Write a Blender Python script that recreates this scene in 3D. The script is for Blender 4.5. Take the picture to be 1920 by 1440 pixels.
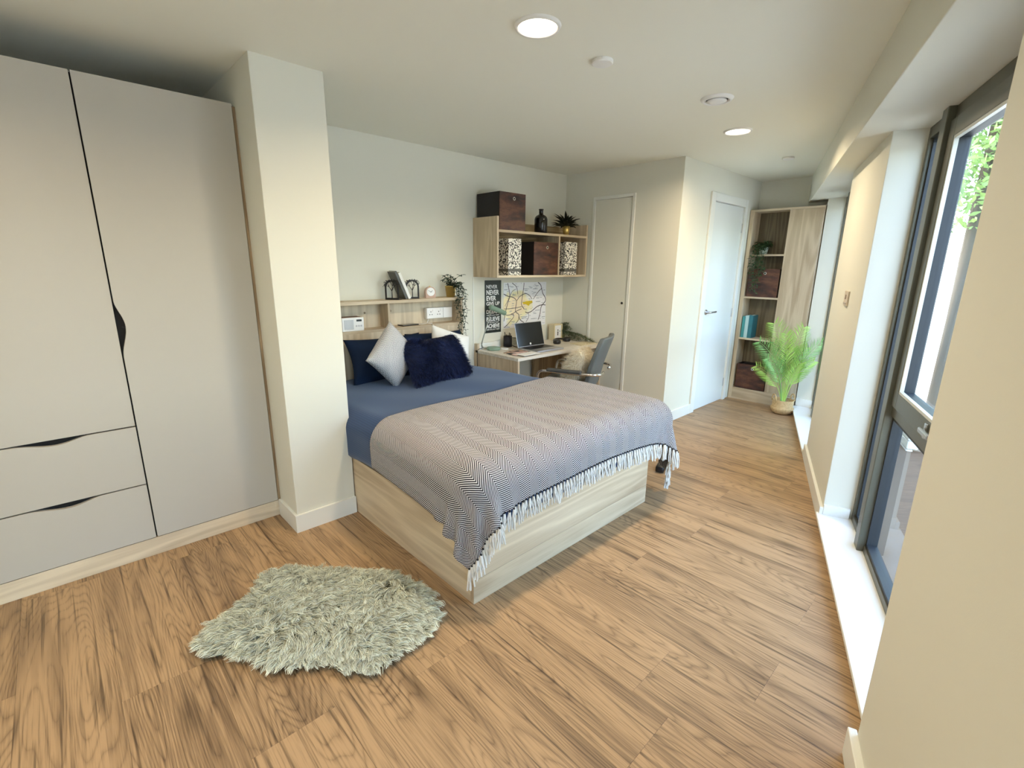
import bpy, bmesh, math, random
import numpy as np
from mathutils import Matrix, Vector
from math import sin, cos, pi, radians

S = bpy.context.scene
for o in list(bpy.data.objects): bpy.data.objects.remove(o)
C = S.collection
rnd = random.Random(7)
rng = np.random.default_rng(7)

# ---------------------------------------------------------------- camera
H = 1.4
FPX = 890.67
yaw, pit, rol = radians(46.311), radians(13.993), radians(0.6627)
fv = Vector((cos(yaw)*cos(pit), sin(yaw)*cos(pit), -sin(pit)))
r0 = Vector((sin(yaw), -cos(yaw), 0)); u0 = r0.cross(fv)
rv = r0*cos(rol) + u0*sin(rol); uv = -r0*sin(rol) + u0*cos(rol)
cam = bpy.data.cameras.new('camera'); camo = bpy.data.objects.new('camera', cam); C.objects.link(camo)
cam.sensor_width = 36; cam.lens = FPX/1920*36; cam.clip_start = .02
M = Matrix((rv, uv, -fv)).transposed().to_4x4(); M.translation = Vector((0, 0, H))
camo.matrix_world = M
S.camera = camo

# ---------------------------------------------------------------- sky, exposure
world = bpy.data.worlds.new('sky'); S.world = world; world.use_nodes = True
nt = world.node_tree; nt.nodes.clear()
sky = nt.nodes.new('ShaderNodeTexSky'); sky.sky_type = 'NISHITA'; sky.sun_disc = False
sky.sun_elevation = radians(48); sky.sun_rotation = radians(346); sky.air_density = 1.0; sky.dust_density = 3.0
bgn = nt.nodes.new('ShaderNodeBackground'); bgn.inputs['Strength'].default_value = 3.3
won = nt.nodes.new('ShaderNodeOutputWorld')
nt.links.new(sky.outputs[0], bgn.inputs[0]); nt.links.new(bgn.outputs[0], won.inputs[0])
S.view_settings.view_transform = 'Standard'; S.view_settings.look = 'None'
S.view_settings.gamma = 1; S.view_settings.use_curve_mapping = False
S.view_settings.exposure = -0.2
sun = bpy.data.lights.new('sun', 'SUN'); sun.energy = 2.2; sun.angle = radians(2); sun.color = (1, .97, .92)
suno = bpy.data.objects.new('sun', sun); C.objects.link(suno)      # high behind the house: lights the garden, not the room
suno.rotation_euler = Vector((-.15, .62, .77)).to_track_quat('Z', 'Y').to_euler()
suno.location = (-2, 6, 9)
DOWNLIGHT_W = 22.0
DOWNLIGHT_COL = (1.0, .81, .56)

# ---------------------------------------------------------------- helpers
TH = radians(19.5)                       # the window wall runs 19.5 degrees off the headboard wall
def at_wall(s, n, z=0): return Vector((s*cos(TH)+n*sin(TH), s*sin(TH)-n*cos(TH), z))

def tag(o, label=None, cat=None, group=None, kind=None):
    if label: o['label'] = label
    if cat: o['category'] = cat
    if group: o['group'] = group
    if kind: o['kind'] = kind
    return o
def thing(name, label, cat, loc=(0, 0, 0), rotz=0, group=None, kind=None):
    o = bpy.data.objects.new(name, None); C.objects.link(o); o.empty_display_size = .05
    o.location = loc; o.rotation_euler = (0, 0, rotz)
    return tag(o, label, cat, group, kind)
def mesh_obj(name, me, mat, parent=None, loc=(0, 0, 0), rotz=0, smooth=False):
    for m in (mat if isinstance(mat, (list, tuple)) else [mat]): me.materials.append(m)
    o = bpy.data.objects.new(name, me); C.objects.link(o)
    o.location = loc; o.rotation_euler = (0, 0, rotz)
    if parent: o.parent = parent
    if smooth: me.polygons.foreach_set('use_smooth', [True]*len(me.polygons))
    return o
def obj(name, bm, mat, parent=None, loc=(0, 0, 0), rotz=0, smooth=False):
    bmesh.ops.recalc_face_normals(bm, faces=bm.faces)
    me = bpy.data.meshes.new(name); bm.to_mesh(me); bm.free()
    return mesh_obj(name, me, mat, parent, loc, rotz, smooth)
def dup(o, loc=None, rotz=None, label=None, parent=None):
    c = o.copy(); C.objects.link(c)
    if loc is not None: c.location = loc
    if rotz is not None: c.rotation_euler = (0, 0, rotz)
    if label: c['label'] = label
    c.parent = parent
    for ch in list(o.children):
        d = dup(ch, parent=c)
    return c
BM = bmesh.new
def merge(bm, t, M=None, mi=0):
    if M is not None: bmesh.ops.transform(t, matrix=M, verts=t.verts)
    if mi:
        for f in t.faces: f.material_index = mi
    me = bpy.data.meshes.new('tmp'); t.to_mesh(me); t.free(); bm.from_mesh(me); bpy.data.meshes.remove(me)
    return bm
def box(bm, x0, x1, y0, y1, z0, z1, bev=.0, M=None, mi=0, seg=2):
    t = BM(); bmesh.ops.create_cube(t, size=1)
    sx, sy, sz = abs(x1-x0), abs(y1-y0), abs(z1-z0)
    bmesh.ops.scale(t, vec=(sx, sy, sz), verts=t.verts)
    bmesh.ops.translate(t, vec=((x0+x1)/2, (y0+y1)/2, (z0+z1)/2), verts=t.verts)
    bev = min(bev, .45*min(sx, sy, sz))
    if bev > 0: bmesh.ops.bevel(t, geom=list(t.edges), offset=bev, segments=seg, affect='EDGES', profile=.5)
    return merge(bm, t, M, mi)
def B(x0, x1, y0, y1, z0, z1, bev=.0, M=None): return box(BM(), x0, x1, y0, y1, z0, z1, bev, M)
def prism(bm, pts, a, b, axis='y', mi=0, M=None):
    """outline (p,q) extruded between a and b along axis"""
    t = BM()
    def P(p, q, d): return {'x': (d, p, q), 'y': (p, d, q), 'z': (p, q, d)}[axis]
    v0 = [t.verts.new(P(p, q, a)) for p, q in pts]; v1 = [t.verts.new(P(p, q, b)) for p, q in pts]
    n = len(pts); t.faces.new(v0); t.faces.new(v1[::-1])
    for i in range(n): t.faces.new((v0[i], v1[i], v1[(i+1) % n], v0[(i+1) % n]))
    bmesh.ops.recalc_face_normals(t, faces=t.faces)
    return merge(bm, t, M, mi)
def lathe(bm, prof, seg=28, c=(0, 0, 0), M=None, mi=0):
    t = BM(); rings = []
    for r, z in prof:
        rings.append([t.verts.new((c[0]+r*cos(2*pi*k/seg), c[1]+r*sin(2*pi*k/seg), c[2]+z)) for k in range(seg)] if r > 1e-6 else [t.verts.new((c[0], c[1], c[2]+z))])
    for a, b in zip(rings, rings[1:]):
        for k in range(seg):
            k2 = (k+1) % seg
            if len(a) == 1 and len(b) == 1: continue
            if len(a) == 1: t.faces.new((a[0], b[k], b[k2]))
            elif len(b) == 1: t.faces.new((a[k], b[0], a[k2]))
            else: t.faces.new((a[k], b[k], b[k2], a[k2]))
    return merge(bm, t, M, mi)
def tube(bm, pts, r, seg=8, mi=0, taper=None):
    pts = [Vector(p) for p in pts]; t = BM(); rings = []
    up = Vector((0, 0, 1))
    for i, p in enumerate(pts):
        d = (pts[min(i+1, len(pts)-1)]-pts[max(i-1, 0)]).normalized()
        a = d.cross(up)
        if a.length < 1e-3: a = d.cross(Vector((1, 0, 0)))
        a.normalize(); b = d.cross(a)
        rr = r if taper is None else r*(1+(taper-1)*i/(len(pts)-1))
        rings.append([t.verts.new(p+a*rr*cos(2*pi*k/seg)+b*rr*sin(2*pi*k/seg)) for k in range(seg)])
    for q, w in zip(rings, rings[1:]):
        for k in range(seg): t.faces.new((q[k], q[(k+1) % seg], w[(k+1) % seg], w[k]))
    t.faces.new(rings[0][::-1]); t.faces.new(rings[-1])
    return merge(bm, t, None, mi)
def bez(p0, p1, p2, n=12):
    p0, p1, p2 = Vector(p0), Vector(p1), Vector(p2)
    return [p0*(1-t)**2+p1*2*t*(1-t)+p2*t*t for t in [i/n for i in range(n+1)]]
def round_poly(pts, r, n=5):
    """round the corners of an open path"""
    out = [Vector(pts[0])]
    for a, b, c in zip(pts, pts[1:], pts[2:]):
        a, b, c = Vector(a), Vector(b), Vector(c)
        p = b+(a-b).normalized()*min(r, (a-b).length*.49); q = b+(c-b).normalized()*min(r, (c-b).length*.49)
        out += bez(p, b, q, n)
    return out+[Vector(pts[-1])]
def pydata(name, V, Fc, mat, parent=None, loc=(0, 0, 0), rotz=0, smooth=False, uvs=None):
    me = bpy.data.meshes.new(name); V = np.asarray(V, float); Fc = np.asarray(Fc, int)
    k = Fc.shape[1]
    me.vertices.add(len(V)); me.vertices.foreach_set('co', V.ravel())
    me.loops.add(Fc.size); me.loops.foreach_set('vertex_index', Fc.ravel())
    me.polygons.add(len(Fc)); me.polygons.foreach_set('loop_start', np.arange(len(Fc))*k)
    me.update(calc_edges=True); me.validate()
    if uvs is not None:
        l = me.uv_layers.new(name='UVMap'); l.data.foreach_set('uv', np.asarray(uvs)[Fc.ravel()].ravel())
    return mesh_obj(name, me, mat, parent, loc, rotz, smooth)
def strands(name, P, D, L, w, mat, parent=None, loc=(0, 0, 0), droop=.3, seg=3, curl=.25, clump=0, kind='stuff'):
    """fur as thin tapering blades: P roots, D directions, L lengths"""
    N = len(P); D = D/np.linalg.norm(D, axis=1, keepdims=True)
    side = np.cross(D, rng.normal(size=(N, 3))); side /= np.linalg.norm(side, axis=1, keepdims=True)
    bend = rng.normal(size=(N, 3))*curl; bend[:, 2] -= droop
    V = np.zeros((N, seg+1, 2, 3)); U = np.zeros((N, seg+1, 2, 2)); rr = rng.random(N)
    for i in range(seg+1):
        t = i/seg
        ctr = P+D*(L*t)[:, None]+bend*(L*t*t)[:, None]
        ww = w*(1-.85*t**1.5)
        V[:, i, 0] = ctr-side*ww/2; V[:, i, 1] = ctr+side*ww/2
        U[:, i, :, 0] = rr[:, None]; U[:, i, :, 1] = t
    base = (np.arange(N)*(seg+1)*2)[:, None, None]
    q = np.array([[2*i, 2*i+1, 2*i+3, 2*i+2] for i in range(seg)])[None]
    Fc = (base+q).reshape(-1, 4)
    o = pydata(name, V.reshape(-1, 3), Fc, mat, parent, loc, smooth=True, uvs=U.reshape(-1, 2))
    if kind: o['kind'] = kind
    return o

# ---------------------------------------------------------------- materials
class NT:
    def __init__(s, name):
        s.m = bpy.data.materials.new(name); s.m.use_nodes = True; s.t = s.m.node_tree
        s.p = s.t.nodes['Principled BSDF']; s.out = s.t.nodes['Material Output']
    def n(s, typ, **k):
        x = s.t.nodes.new('ShaderNode'+typ)
        for a, b in k.items():
            if a.startswith('i_'):
                key = a[2:]; key = int(key) if key.isdigit() else key.replace('_', ' ')
                x.inputs[key].default_value = b
            else: setattr(x, a, b)
        return x
    def l(s, a, b): s.t.links.new(a, b)
    def math(s, op, a, b=None, c=None):
        x = s.n('Math', operation=op)
        for i, v in enumerate((a, b, c)):
            if v is None: continue
            if isinstance(v, (int, float)): x.inputs[i].default_value = v
            else: s.l(v, x.inputs[i])
        return x.outputs[0]
    def ramp(s, fac, stops):
        x = s.n('ValToRGB'); cr = x.color_ramp
        while len(cr.elements) < len(stops): cr.elements.new(.5)
        for e, (p, c) in zip(cr.elements, stops): e.position = p; e.color = (*c, 1)
        s.l(fac, x.inputs[0]); return x.outputs[0]
    def mix(s, fac, a, b, blend='MIX'):
        x = s.n('Mix', data_type='RGBA', blend_type=blend)
        for sock, v in ((x.inputs[0], fac), (x.inputs[6], a), (x.inputs[7], b)):
            if isinstance(v, (int, float)): sock.default_value = v
            elif isinstance(v, tuple): sock.default_value = (*v, 1) if len(v) == 3 else v
            else: s.l(v, sock)
        return x.outputs[2]
    def bump(s, hgt, strength=.2, dist=.01):
        b = s.n('Bump'); b.inputs['Strength'].default_value = strength; b.inputs['Distance'].default_value = dist
        s.l(hgt, b.inputs['Height']); s.l(b.outputs[0], s.p.inputs['Normal'])
def srgb(r, g, b):
    return tuple((c/255/12.92 if c/255 <= .04045 else ((c/255+.055)/1.055)**2.4) for c in (r, g, b))
def plain(name, col, rough=.5, metal=0, bump=0, bscale=200, var=.0, spec=.5, **kw):
    t = NT(name); t.p.inputs['Base Color'].default_value = (*col, 1); t.p.inputs['Roughness'].default_value = rough
    t.p.inputs['Metallic'].default_value = metal; t.p.inputs['Specular IOR Level'].default_value = spec
    tc = t.n('TexCoord'); nz = t.n('TexNoise', i_Scale=bscale, i_Detail=3.0); t.l(tc.outputs['Object'], nz.inputs['Vector'])
    if bump: t.bump(nz.outputs[0], bump, .002)
    if var:
        nz2 = t.n('TexNoise', i_Scale=bscale*.15, i_Detail=4.0); t.l(tc.outputs['Object'], nz2.inputs['Vector'])
        c = t.mix(nz2.outputs[0], tuple(v*(1-var) for v in col), tuple(min(1, v*(1+var)) for v in col))
        t.l(c, t.p.inputs['Base Color'])
    return t.m
def wood(name, dark, light, axis='x', rings=5.0, fine=.35, thin=False, rough=.5, stretch=(7, .55), bump=.05, knots=False, contrast=.5):
    t = NT(name); tc = t.n('TexCoord'); oi = t.n('ObjectInfo')
    sep = t.n('SeparateXYZ'); t.l(tc.outputs['Object'], sep.inputs[0])
    x, y, z = sep.outputs
    along, a1, a2 = {'x': (x, y, z), 'y': (y, x, z), 'z': (z, x, y)}[axis]
    off = t.math('MULTIPLY', oi.outputs['Random'], 57.0)
    def vec(sa, sc):
        c = t.n('CombineXYZ')
        t.l(t.math('ADD', t.math('MULTIPLY', along, sa), off), c.inputs[0])
        t.l(t.math('ADD', t.math('MULTIPLY', a1, sc), off), c.inputs[1])
        t.l(t.math('MULTIPLY', a2, sc), c.inputs[2]); return c.outputs[0]
    big = t.n('TexNoise', i_Scale=1.0, i_Detail=2.0, i_Roughness=.45); t.l(vec(stretch[1], stretch[0]), big.inputs['Vector'])
    wob = t.n('TexNoise', i_Scale=1.0, i_Detail=2.0); t.l(vec(6, 25), wob.inputs['Vector'])
    ph = t.math('ADD', t.math('MULTIPLY', big.outputs[0], rings*6.28*2), t.math('MULTIPLY', wob.outputs[0], 1.6))
    ring = t.math('MULTIPLY_ADD', t.math('SINE', ph), .5, .5)
    ring = t.math('POWER', ring, 1.5) if not thin else t.math('POWER', t.math('ABSOLUTE', t.math('SINE', ph)), .55)
    fib = t.n('TexNoise', i_Scale=1.0, i_Detail=3.0, i_Roughness=.7); t.l(vec(5, 190), fib.inputs['Vector'])
    tone = t.n('TexNoise', i_Scale=1.0, i_Detail=2.0); t.l(vec(.9, 6), tone.inputs['Vector'])
    v = t.math('MULTIPLY', ring, contrast)
    fo = fib.outputs[0] if not thin else t.math('MULTIPLY_ADD', fib.outputs[0], 2.4, -.7)
    v = t.math('ADD', v, t.math('MULTIPLY', fo, fine))
    v = t.math('ADD', v, t.math('MULTIPLY', tone.outputs[0], 1-contrast))
    v = t.math('ADD', v, t.math('MULTIPLY_ADD', oi.outputs['Random'], .22, -.11))
    mid = tuple((a+b)/2 for a, b in zip(dark, light))
    col = t.ramp(v, [(.15, dark), (.55, mid), (.95, light)])
    if knots:
        vo = t.n('TexVoronoi', i_Scale=1.0); t.l(vec(1.3, 4.2), vo.inputs['Vector'])
        kk = t.ramp(vo.outputs['Distance'], [(.0, (0, 0, 0)), (.16, (1, 1, 1))])
        col = t.mix(1.0, t.mix(.55, col, tuple(c*.35 for c in dark)), col) if False else t.mix(kk, t.mix(.6, col, tuple(c*.3 for c in dark)), col)
        streak = t.n('TexNoise', i_Scale=1.0, i_Detail=2.0, i_Roughness=.6); t.l(vec(1.6, 62), streak.inputs['Vector'])
        sk = t.ramp(streak.outputs[0], [(.56, (0, 0, 0)), (.70, (1, 1, 1))])
        band = t.n('TexNoise', i_Scale=1.0, i_Detail=3.0, i_Roughness=.6); t.l(vec(.8, 11), band.inputs['Vector'])
        col = t.mix(t.math('MULTIPLY', t.ramp(band.outputs[0], [(.50, (0, 0, 0)), (.68, (1, 1, 1))]), .45), col, tuple(c*1.3 for c in dark))
        col = t.mix(t.math('MULTIPLY', sk, .7), col, tuple(c*.45 for c in dark))
    t.l(col, t.p.inputs['Base Color']); t.p.inputs['Roughness'].default_value = rough
    t.p.inputs['Specular IOR Level'].default_value = .4
    if bump: t.bump(v, bump, .002)
    return t.m
def furmat(name, root, tip, rough=.7, var=.35, sheen=.0):
    t = NT(name); uvn = t.n('UVMap'); sep = t.n('SeparateXYZ'); t.l(uvn.outputs[0], sep.inputs[0])
    c = t.mix(sep.outputs[1], root, tip)
    k = t.math('MULTIPLY_ADD', sep.outputs[0], 2*var, 1-var)
    cc = t.n('CombineXYZ')
    for i in range(3): t.l(k, cc.inputs[i])
    t.l(t.mix(1.0, c, cc.outputs[0], 'MULTIPLY'), t.p.inputs['Base Color'])
    t.p.inputs['Roughness'].default_value = rough; t.p.inputs['Specular IOR Level'].default_value = .25
    return t.m

paint = plain('cream_wall_paint', srgb(222, 221, 208), .75, bump=.06, bscale=350, spec=.25)
ceil_paint = plain('ceiling_paint', srgb(238, 238, 226), .85, bump=.04, bscale=300, spec=.2)
white_paint = plain('white_satin_paint', srgb(232, 233, 226), .38, spec=.45)
door_paint = plain('door_satin_paint', srgb(224, 228, 224), .42, bump=.08, bscale=260, spec=.5)
sill_paint = plain('sill_gloss_paint', srgb(236, 238, 232), .3, spec=.5)
cashmere = plain('cashmere_laminate', srgb(186, 181, 170), .42, bump=.05, bscale=500, spec=.45)
gap_shade = plain('painted_gap_shade', (.006, .005, .005), .8)  # near-black carcass: the shade behind the door gaps is put into its colour
oak = {a: wood('pale_oak_'+a, srgb(156, 134, 106), srgb(220, 204, 176), a, rings=4.0, fine=.34, contrast=.24, stretch=(6, .5)) for a in 'xyz'}
floor_oak = wood('floor_oak', srgb(60, 41, 27), srgb(180, 148, 110), 'y', rings=13, fine=.50, contrast=.36, thin=True, stretch=(4.0, .5), rough=.42, bump=.12, knots=True)
alu = plain('grey_green_aluminium', srgb(96, 96, 84), .38, .3)
alu_dark = plain('dark_gasket', (.02, .025, .03), .5)
chrome = plain('chrome', (.8, .8, .8), .12, 1.0)
steel = plain('brushed_steel', (.62, .62, .62), .3, 1.0)
black_plastic = plain('black_plastic', (.012, .012, .013), .35)
black_matt = plain('black_matt', (.010, .010, .011), .6)
white_plastic = plain('white_plastic', srgb(238, 238, 236), .35)
gold = plain('brass_pot', srgb(222, 196, 120), .35, .8)
white_print = plain('white_print', (.85, .85, .83), .6)

def glass_mat():
    t = NT('window_glass'); fr = t.n('Fresnel', i_IOR=1.45); tr = t.n('BsdfTransparent'); gl = t.n('BsdfGlossy'); gl.inputs['Roughness'].default_value = .02
    tr.inputs[0].default_value = (.95, .97, .96, 1)
    mx = t.n('MixShader'); ge = t.n('NewGeometry'); t.l(t.math('MULTIPLY', fr.outputs[0], t.math('SUBTRACT', 1.0, ge.outputs['Backfacing'])), mx.inputs[0]); t.l(tr.outputs[0], mx.inputs[1]); t.l(gl.outputs[0], mx.inputs[2])
    t.l(mx.outputs[0], t.out.inputs[0]); return t.m
glass = glass_mat()
def emis(name, col, st):
    t = NT(name); t.p.inputs['Emission Color'].default_value = (*col, 1); t.p.inputs['Emission Strength'].default_value = st
    t.p.inputs['Base Color'].default_value = (.9, .9, .9, 1); return t.m
lamp_glow = emis('lamp_diffuser', (1, .86, .66), 14)

# ---------------------------------------------------------------- room shell
CE = 2.27; YH = 3.29; XN = 3.86; YD = 2.05; XE = 5.50
def struct(name, bm, m, loc=(0, 0, 0), rotz=0): return tag(obj(name, bm, m, None, loc, rotz), kind='structure')
WB = dict(loc=(0, 0, 0), rotz=TH)       # local x = along window wall, local y = -n

fl = struct('floor', B(-1.5, 5.7, -1.2, 3.4, -.09, -.012), plain('screed', (.12, .08, .05), .9))
# floor planks, running towards the headboard wall
PW, PL = .2525, 1.29
plank_full = B(.0002, PW-.0002, .0002, PL-.0002, -.012, 0, .0004); me_plank = bpy.data.meshes.new('plank'); plank_full.to_mesh(me_plank); plank_full.free(); me_plank.materials.append(floor_oak)
nrm = Vector((sin(TH), -cos(TH), 0))
col0 = -7
for k in range(col0, 22):
    x0 = 1.466+(k-5)*PW
    off = {5: .36, 4: .66, 10: 1.065, -1: 1.78}.get(k, (k*.47*PL) % PL)
    y0 = off-3*PL
    while y0 < 3.3:
        ymax = 3.29 if x0 < XN else YD+.02
        c = [(x0, y0), (x0+PW, y0), (x0, y0+PL), (x0+PW, y0+PL)]
        ns = [Vector((a, b, 0)).dot(nrm) for a, b in c]
        if min(ns) < .5 and y0 < ymax and x0+PW > -1.42 and x0 < XE:
            cut = max(ns) > .5 or y0+PL > ymax or x0 < -1.42 or x0+PW > XE
            if not cut:
                o = bpy.data.objects.new('plank', me_plank); C.objects.link(o)
            else:
                bm = BM(); bm.from_mesh(me_plank)
                bmesh.ops.translate(bm, vec=(x0, y0, 0), verts=bm.verts)
                for co, no in ((nrm*.5, nrm), (Vector((0, ymax, 0)), Vector((0, 1, 0))), (Vector((-1.42, 0, 0)), Vector((-1, 0, 0))), (Vector((XE, 0, 0)), Vector((1, 0, 0)))):
                    g = bmesh.ops.bisect_plane(bm, geom=bm.verts[:]+bm.edges[:]+bm.faces[:], plane_co=co, plane_no=no, clear_outer=True)
                    ed = [e for e in bm.edges if e.is_boundary]
                    if ed: bmesh.ops.holes_fill(bm, edges=ed)
                bmesh.ops.translate(bm, vec=(-x0, -y0, 0), verts=bm.verts)
                if not bm.verts: bm.free(); y0 += PL; continue
                o = obj('plank', bm, floor_oak)
            o.location = (x0, y0, 0); o.parent = fl
        y0 += PL

def wall_y(x, n): return (x*sin(TH)-n)/cos(TH)
struct('ceiling', prism(BM(), [(-1.5, wall_y(-1.5, .665)), (5.6, wall_y(5.6, .665)), (5.6, 3.39), (-1.5, 3.39)], CE, CE+.1, 'z'), ceil_paint)
struct('wall_head', B(-1.5, XN+.09, YH, YH+.1, -.02, CE+.02), paint)
struct('wall_left', B(-1.5, -1.4, -1.3, YH+.05, -.02, CE+.02), paint)
# wall with the cupboard door
CY0, CY1, CZ = 2.515, 2.915, 2.005
bm = BM(); box(bm, XN, XN+.09, YD, CY0-.03, -.02, CE+.02); box(bm, XN, XN+.09, CY1+.03, YH+.02, -.02, CE+.02); box(bm, XN, XN+.09, CY0-.03, CY1+.03, CZ+.03, CE+.02)
struct('wall_cupboard', bm, paint)
DX0, DX1, DZ = 4.46, 5.135, 1.985
bm = BM(); box(bm, XN+.09, DX0-.04, YD, YD+.09, -.02, CE+.02); box(bm, DX1+.03, XE+.1, YD, YD+.09, -.02, CE+.02); box(bm, DX0-.04, DX1+.03, YD, YD+.09, DZ+.04, CE+.02)
struct('wall_door', bm, paint)
struct('wall_end', B(XE, XE+.1, 1.02, YD+.05, -.02, CE+.02), paint)
struct('wall_return', B(5.302, 5.56, 1.0, 1.370, -.02, 2.04), paint)
struct('wall_back_of_cupboard', B(XN+.09, XN+.6, YD+.6, YD+.62, 0, CE), paint)
# column beside the bed
CX0, CX1, CY = .757, 1.081, 2.437
struct('wall_column', B(CX0, CX1, CY, YH+.02, -.02, CE+.02, .003), paint)
bm = BM()
prism(bm, [(CX0-.014, CY+.25), (CX0-.014, CY-.014), (CX1+.0, CY-.014), (CX1+.0, CY+.002), (CX0+.002, CY+.002), (CX0+.002, CY+.25)], 0, .098, 'z')
struct('baseboard_column', bm, white_paint)

# window wall (local frame: x along the wall, y = -n)
def wbox(s0, s1, n0, n1, z0, z1, bev=0): return B(s0, s1, -n1, -n0, z0, z1, bev)
tag(obj('wall_bulkhead', wbox(-1.6, 6.05, .34, .672, 2.03, CE+.02, .003), paint, **WB), kind='structure')
tag(obj('wall_pier_near', wbox(.32, 1.43, .41, .672, -.1, 2.04, .003), paint, **WB), kind='structure')
tag(obj('wall_pier_far', wbox(2.98, 4.07, .475, .672, -.1, 2.04, .003), paint, **WB), kind='structure')
tag(obj('wall_right_rear', wbox(-1.6, -1.05, .41, .672, -.1, 2.04), paint, **WB), kind='structure')
tag(obj('wall_below_windows', wbox(-1.6, 6.0, .476, .672, -.35, .036), paint, **WB), kind='structure')
tag(obj('baseboard_pier_far', wbox(2.965, 4.085, .458, .476, 0, .098, .003), white_paint, **WB), kind='structure')
tag(obj('baseboard_pier_near', wbox(.32, 1.445, .388, .411, 0, .098, .003), white_paint, **WB), kind='structure')
tag(obj('baseboard_reveal', wbox(2.964, 2.981, .476, .60, .055, .115, .002), white_paint, **WB), kind='structure')
tag(obj('baseboard_end', B(5.288, 5.302, 1.1, 1.368, .055, .13, .002), white_paint), kind='structure')
tag(obj('baseboard_cupboard', B(XN-.014, XN, YD-.014, CY0-.03, 0, .098, .002), white_paint), kind='structure')
tag(obj('baseboard_door', B(XN-.014, DX0-.04, YD-.014, YD, 0, .098, .002), white_paint), kind='structure')
tag(obj('baseboard_head', B(2.45, XN, YH-.014, YH, 0, .098, .002), white_paint), kind='structure')

def window(name, s0, s1, mull, first):
    w = thing(name, None, None, (0, 0, 0), TH, kind='structure')
    def part(nm, bm, m, par=w): return obj(nm, bm, m, par)
    zb, zt = .055, 2.03
    bm = wbox(s0-.01, s1+.01, .446, .665, .036, .056, .004); part('sill', bm, sill_paint)
    part('sill_fascia', wbox(s0, s1, .458, .475, .004, .037, .001), sill_paint)
    # fixed outer frame
    bm = BM()
    for a, b, c, d in ((s0, s0+.05, zb, zt), (s1-.03, s1, zb, zt), (s0+.05, s1-.03, zb, zb+.035), (s0+.05, s1-.03, zt-.05, zt)):
        box(bm, a, b, -.665, -.612, c, d, .002)
    part('outer_frame', bm, alu)
    m0, m1 = mull
    part('mullion', wbox(m0, m1, .585, .665, zb, zt-.0, .003), alu)
    # side light glazing
    part('side_pane', wbox(m1, s1-.03, .640, .646, zb+.03, zt-.05), glass)
    bm = BM()
    for a, b, c, d in ((m1, m1+.014, zb+.035, zt-.05), (s1-.044, s1-.03, zb+.035, zt-.05), (m1, s1-.03, zb+.035, zb+.05), (m1, s1-.03, zt-.064, zt-.05)): box(bm, a, b, -.66, -.625, c, d)
    part('side_gasket', bm, alu_dark)
    # transom, opening sash above, fixed pane below
    t0, t1 = .755, .80
    part('transom', wbox(s0+.05, m0, .61, .665, t0, t1, .002), alu)
    sa, sb, sc, sd = s0+.056, m0-.006, t1+.006, zt-.056
    bm = BM()
    for a, b, c, d in ((sa, sa+.07, sc, sd), (sb-.07, sb, sc, sd), (sa+.07, sb-.07, sc, sc+.07), (sa+.07, sb-.07, sd-.07, sd)): box(bm, a, b, -.655, -.60, c, d, .002)
    sash = part('sash', bm, alu)
    bm = BM()
    for a, b, c, d in ((sa+.07, sa+.082, sc+.07, sd-.07), (sb-.082, sb-.07, sc+.07, sd-.07), (sa+.07, sb-.07, sc+.07, sc+.082), (sa+.07, sb-.07, sd-.082, sd-.07)): box(bm, a, b, -.616, -.602, c, d)
    obj('glazing_bead', bm, plain('pale_bead', srgb(206, 208, 200), .4), sash)
    bm = BM()
    for a, b, c, d in ((sa+.07, sa+.080, sc+.07, sd-.07), (sb-.080, sb-.07, sc+.07, sd-.07), (sa+.07, sb-.07, sc+.07, sc+.080), (sa+.07, sb-.07, sd-.080, sd-.07)): box(bm, a, b, -.655, -.617, c, d)
    obj('gasket', bm, alu_dark, sash)
    obj('pane', wbox(sa+.075, sb-.075, .634, .640, sc+.075, sd-.075), glass, sash)
    hx = (sa+sb)/2+.06
    bm = box(BM(), hx-.012, hx+.012, -.602, -.592, sc+.005, sc+.062, .003); box(bm, hx-.1, hx+.012, -.590, -.575, sc+.025, sc+.045, .005); box(bm, hx-.008, hx+.008, -.595, -.58, sc+.026, sc+.044, .002)
    obj('handle', bm, plain('window_handle_metal', (.5, .5, .48), .25, .9), sash)
    bm = BM()
    la, lb = s0+.05, m0
    for a, b, c, d in ((la, la+.016, zb+.035, t0), (lb-.016, lb, zb+.035, t0), (la, lb, zb+.035, zb+.051), (la, lb, t0-.016, t0)): box(bm, a, b, -.66, -.618, c, d)
    part('lower_gasket', bm, alu_dark)
    part('lower_pane', wbox(la+.005, lb-.005, .640, .646, zb+.04, t0-.005), glass)
    return w
window('window_1', 1.43, 2.98, (2.63, 2.70), True)
window('window_2', 4.07, 5.42, (5.03, 5.11), False)
window('window_3', -1.05, .32, (-.1, -.03), False)

# doors
d = thing('door_1', None, None, (DX1, YD, 0), kind='structure')
def L(x, y, z=0): return Matrix.Translation((-x, -y, -z))
md = L(DX1, YD)
bm = BM()
box(bm, DX0-.085, DX0-.004, YD-.016, YD+.0, 0, DZ+.075, .003); box(bm, DX1+.004, DX1+.055, YD-.016, YD+.0, 0, DZ+.075, .003); box(bm, DX0-.004, DX1+.004, YD-.016, YD+.0, DZ+.004, DZ+.075, .003)
bmesh.ops.transform(bm, matrix=md, verts=bm.verts); obj('architrave', bm, white_paint, d)
bm = BM(); box(bm, DX0-.04, DX0-.003, YD, YD+.09, 0, DZ+.04); box(bm, DX1+.003, DX1+.03, YD, YD+.09, 0, DZ+.04); box(bm, DX0, DX1, YD, YD+.09, DZ+.004, DZ+.04); bmesh.ops.transform(bm, matrix=md, verts=bm.verts)
obj('door_lining', bm, white_paint, d)
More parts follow.
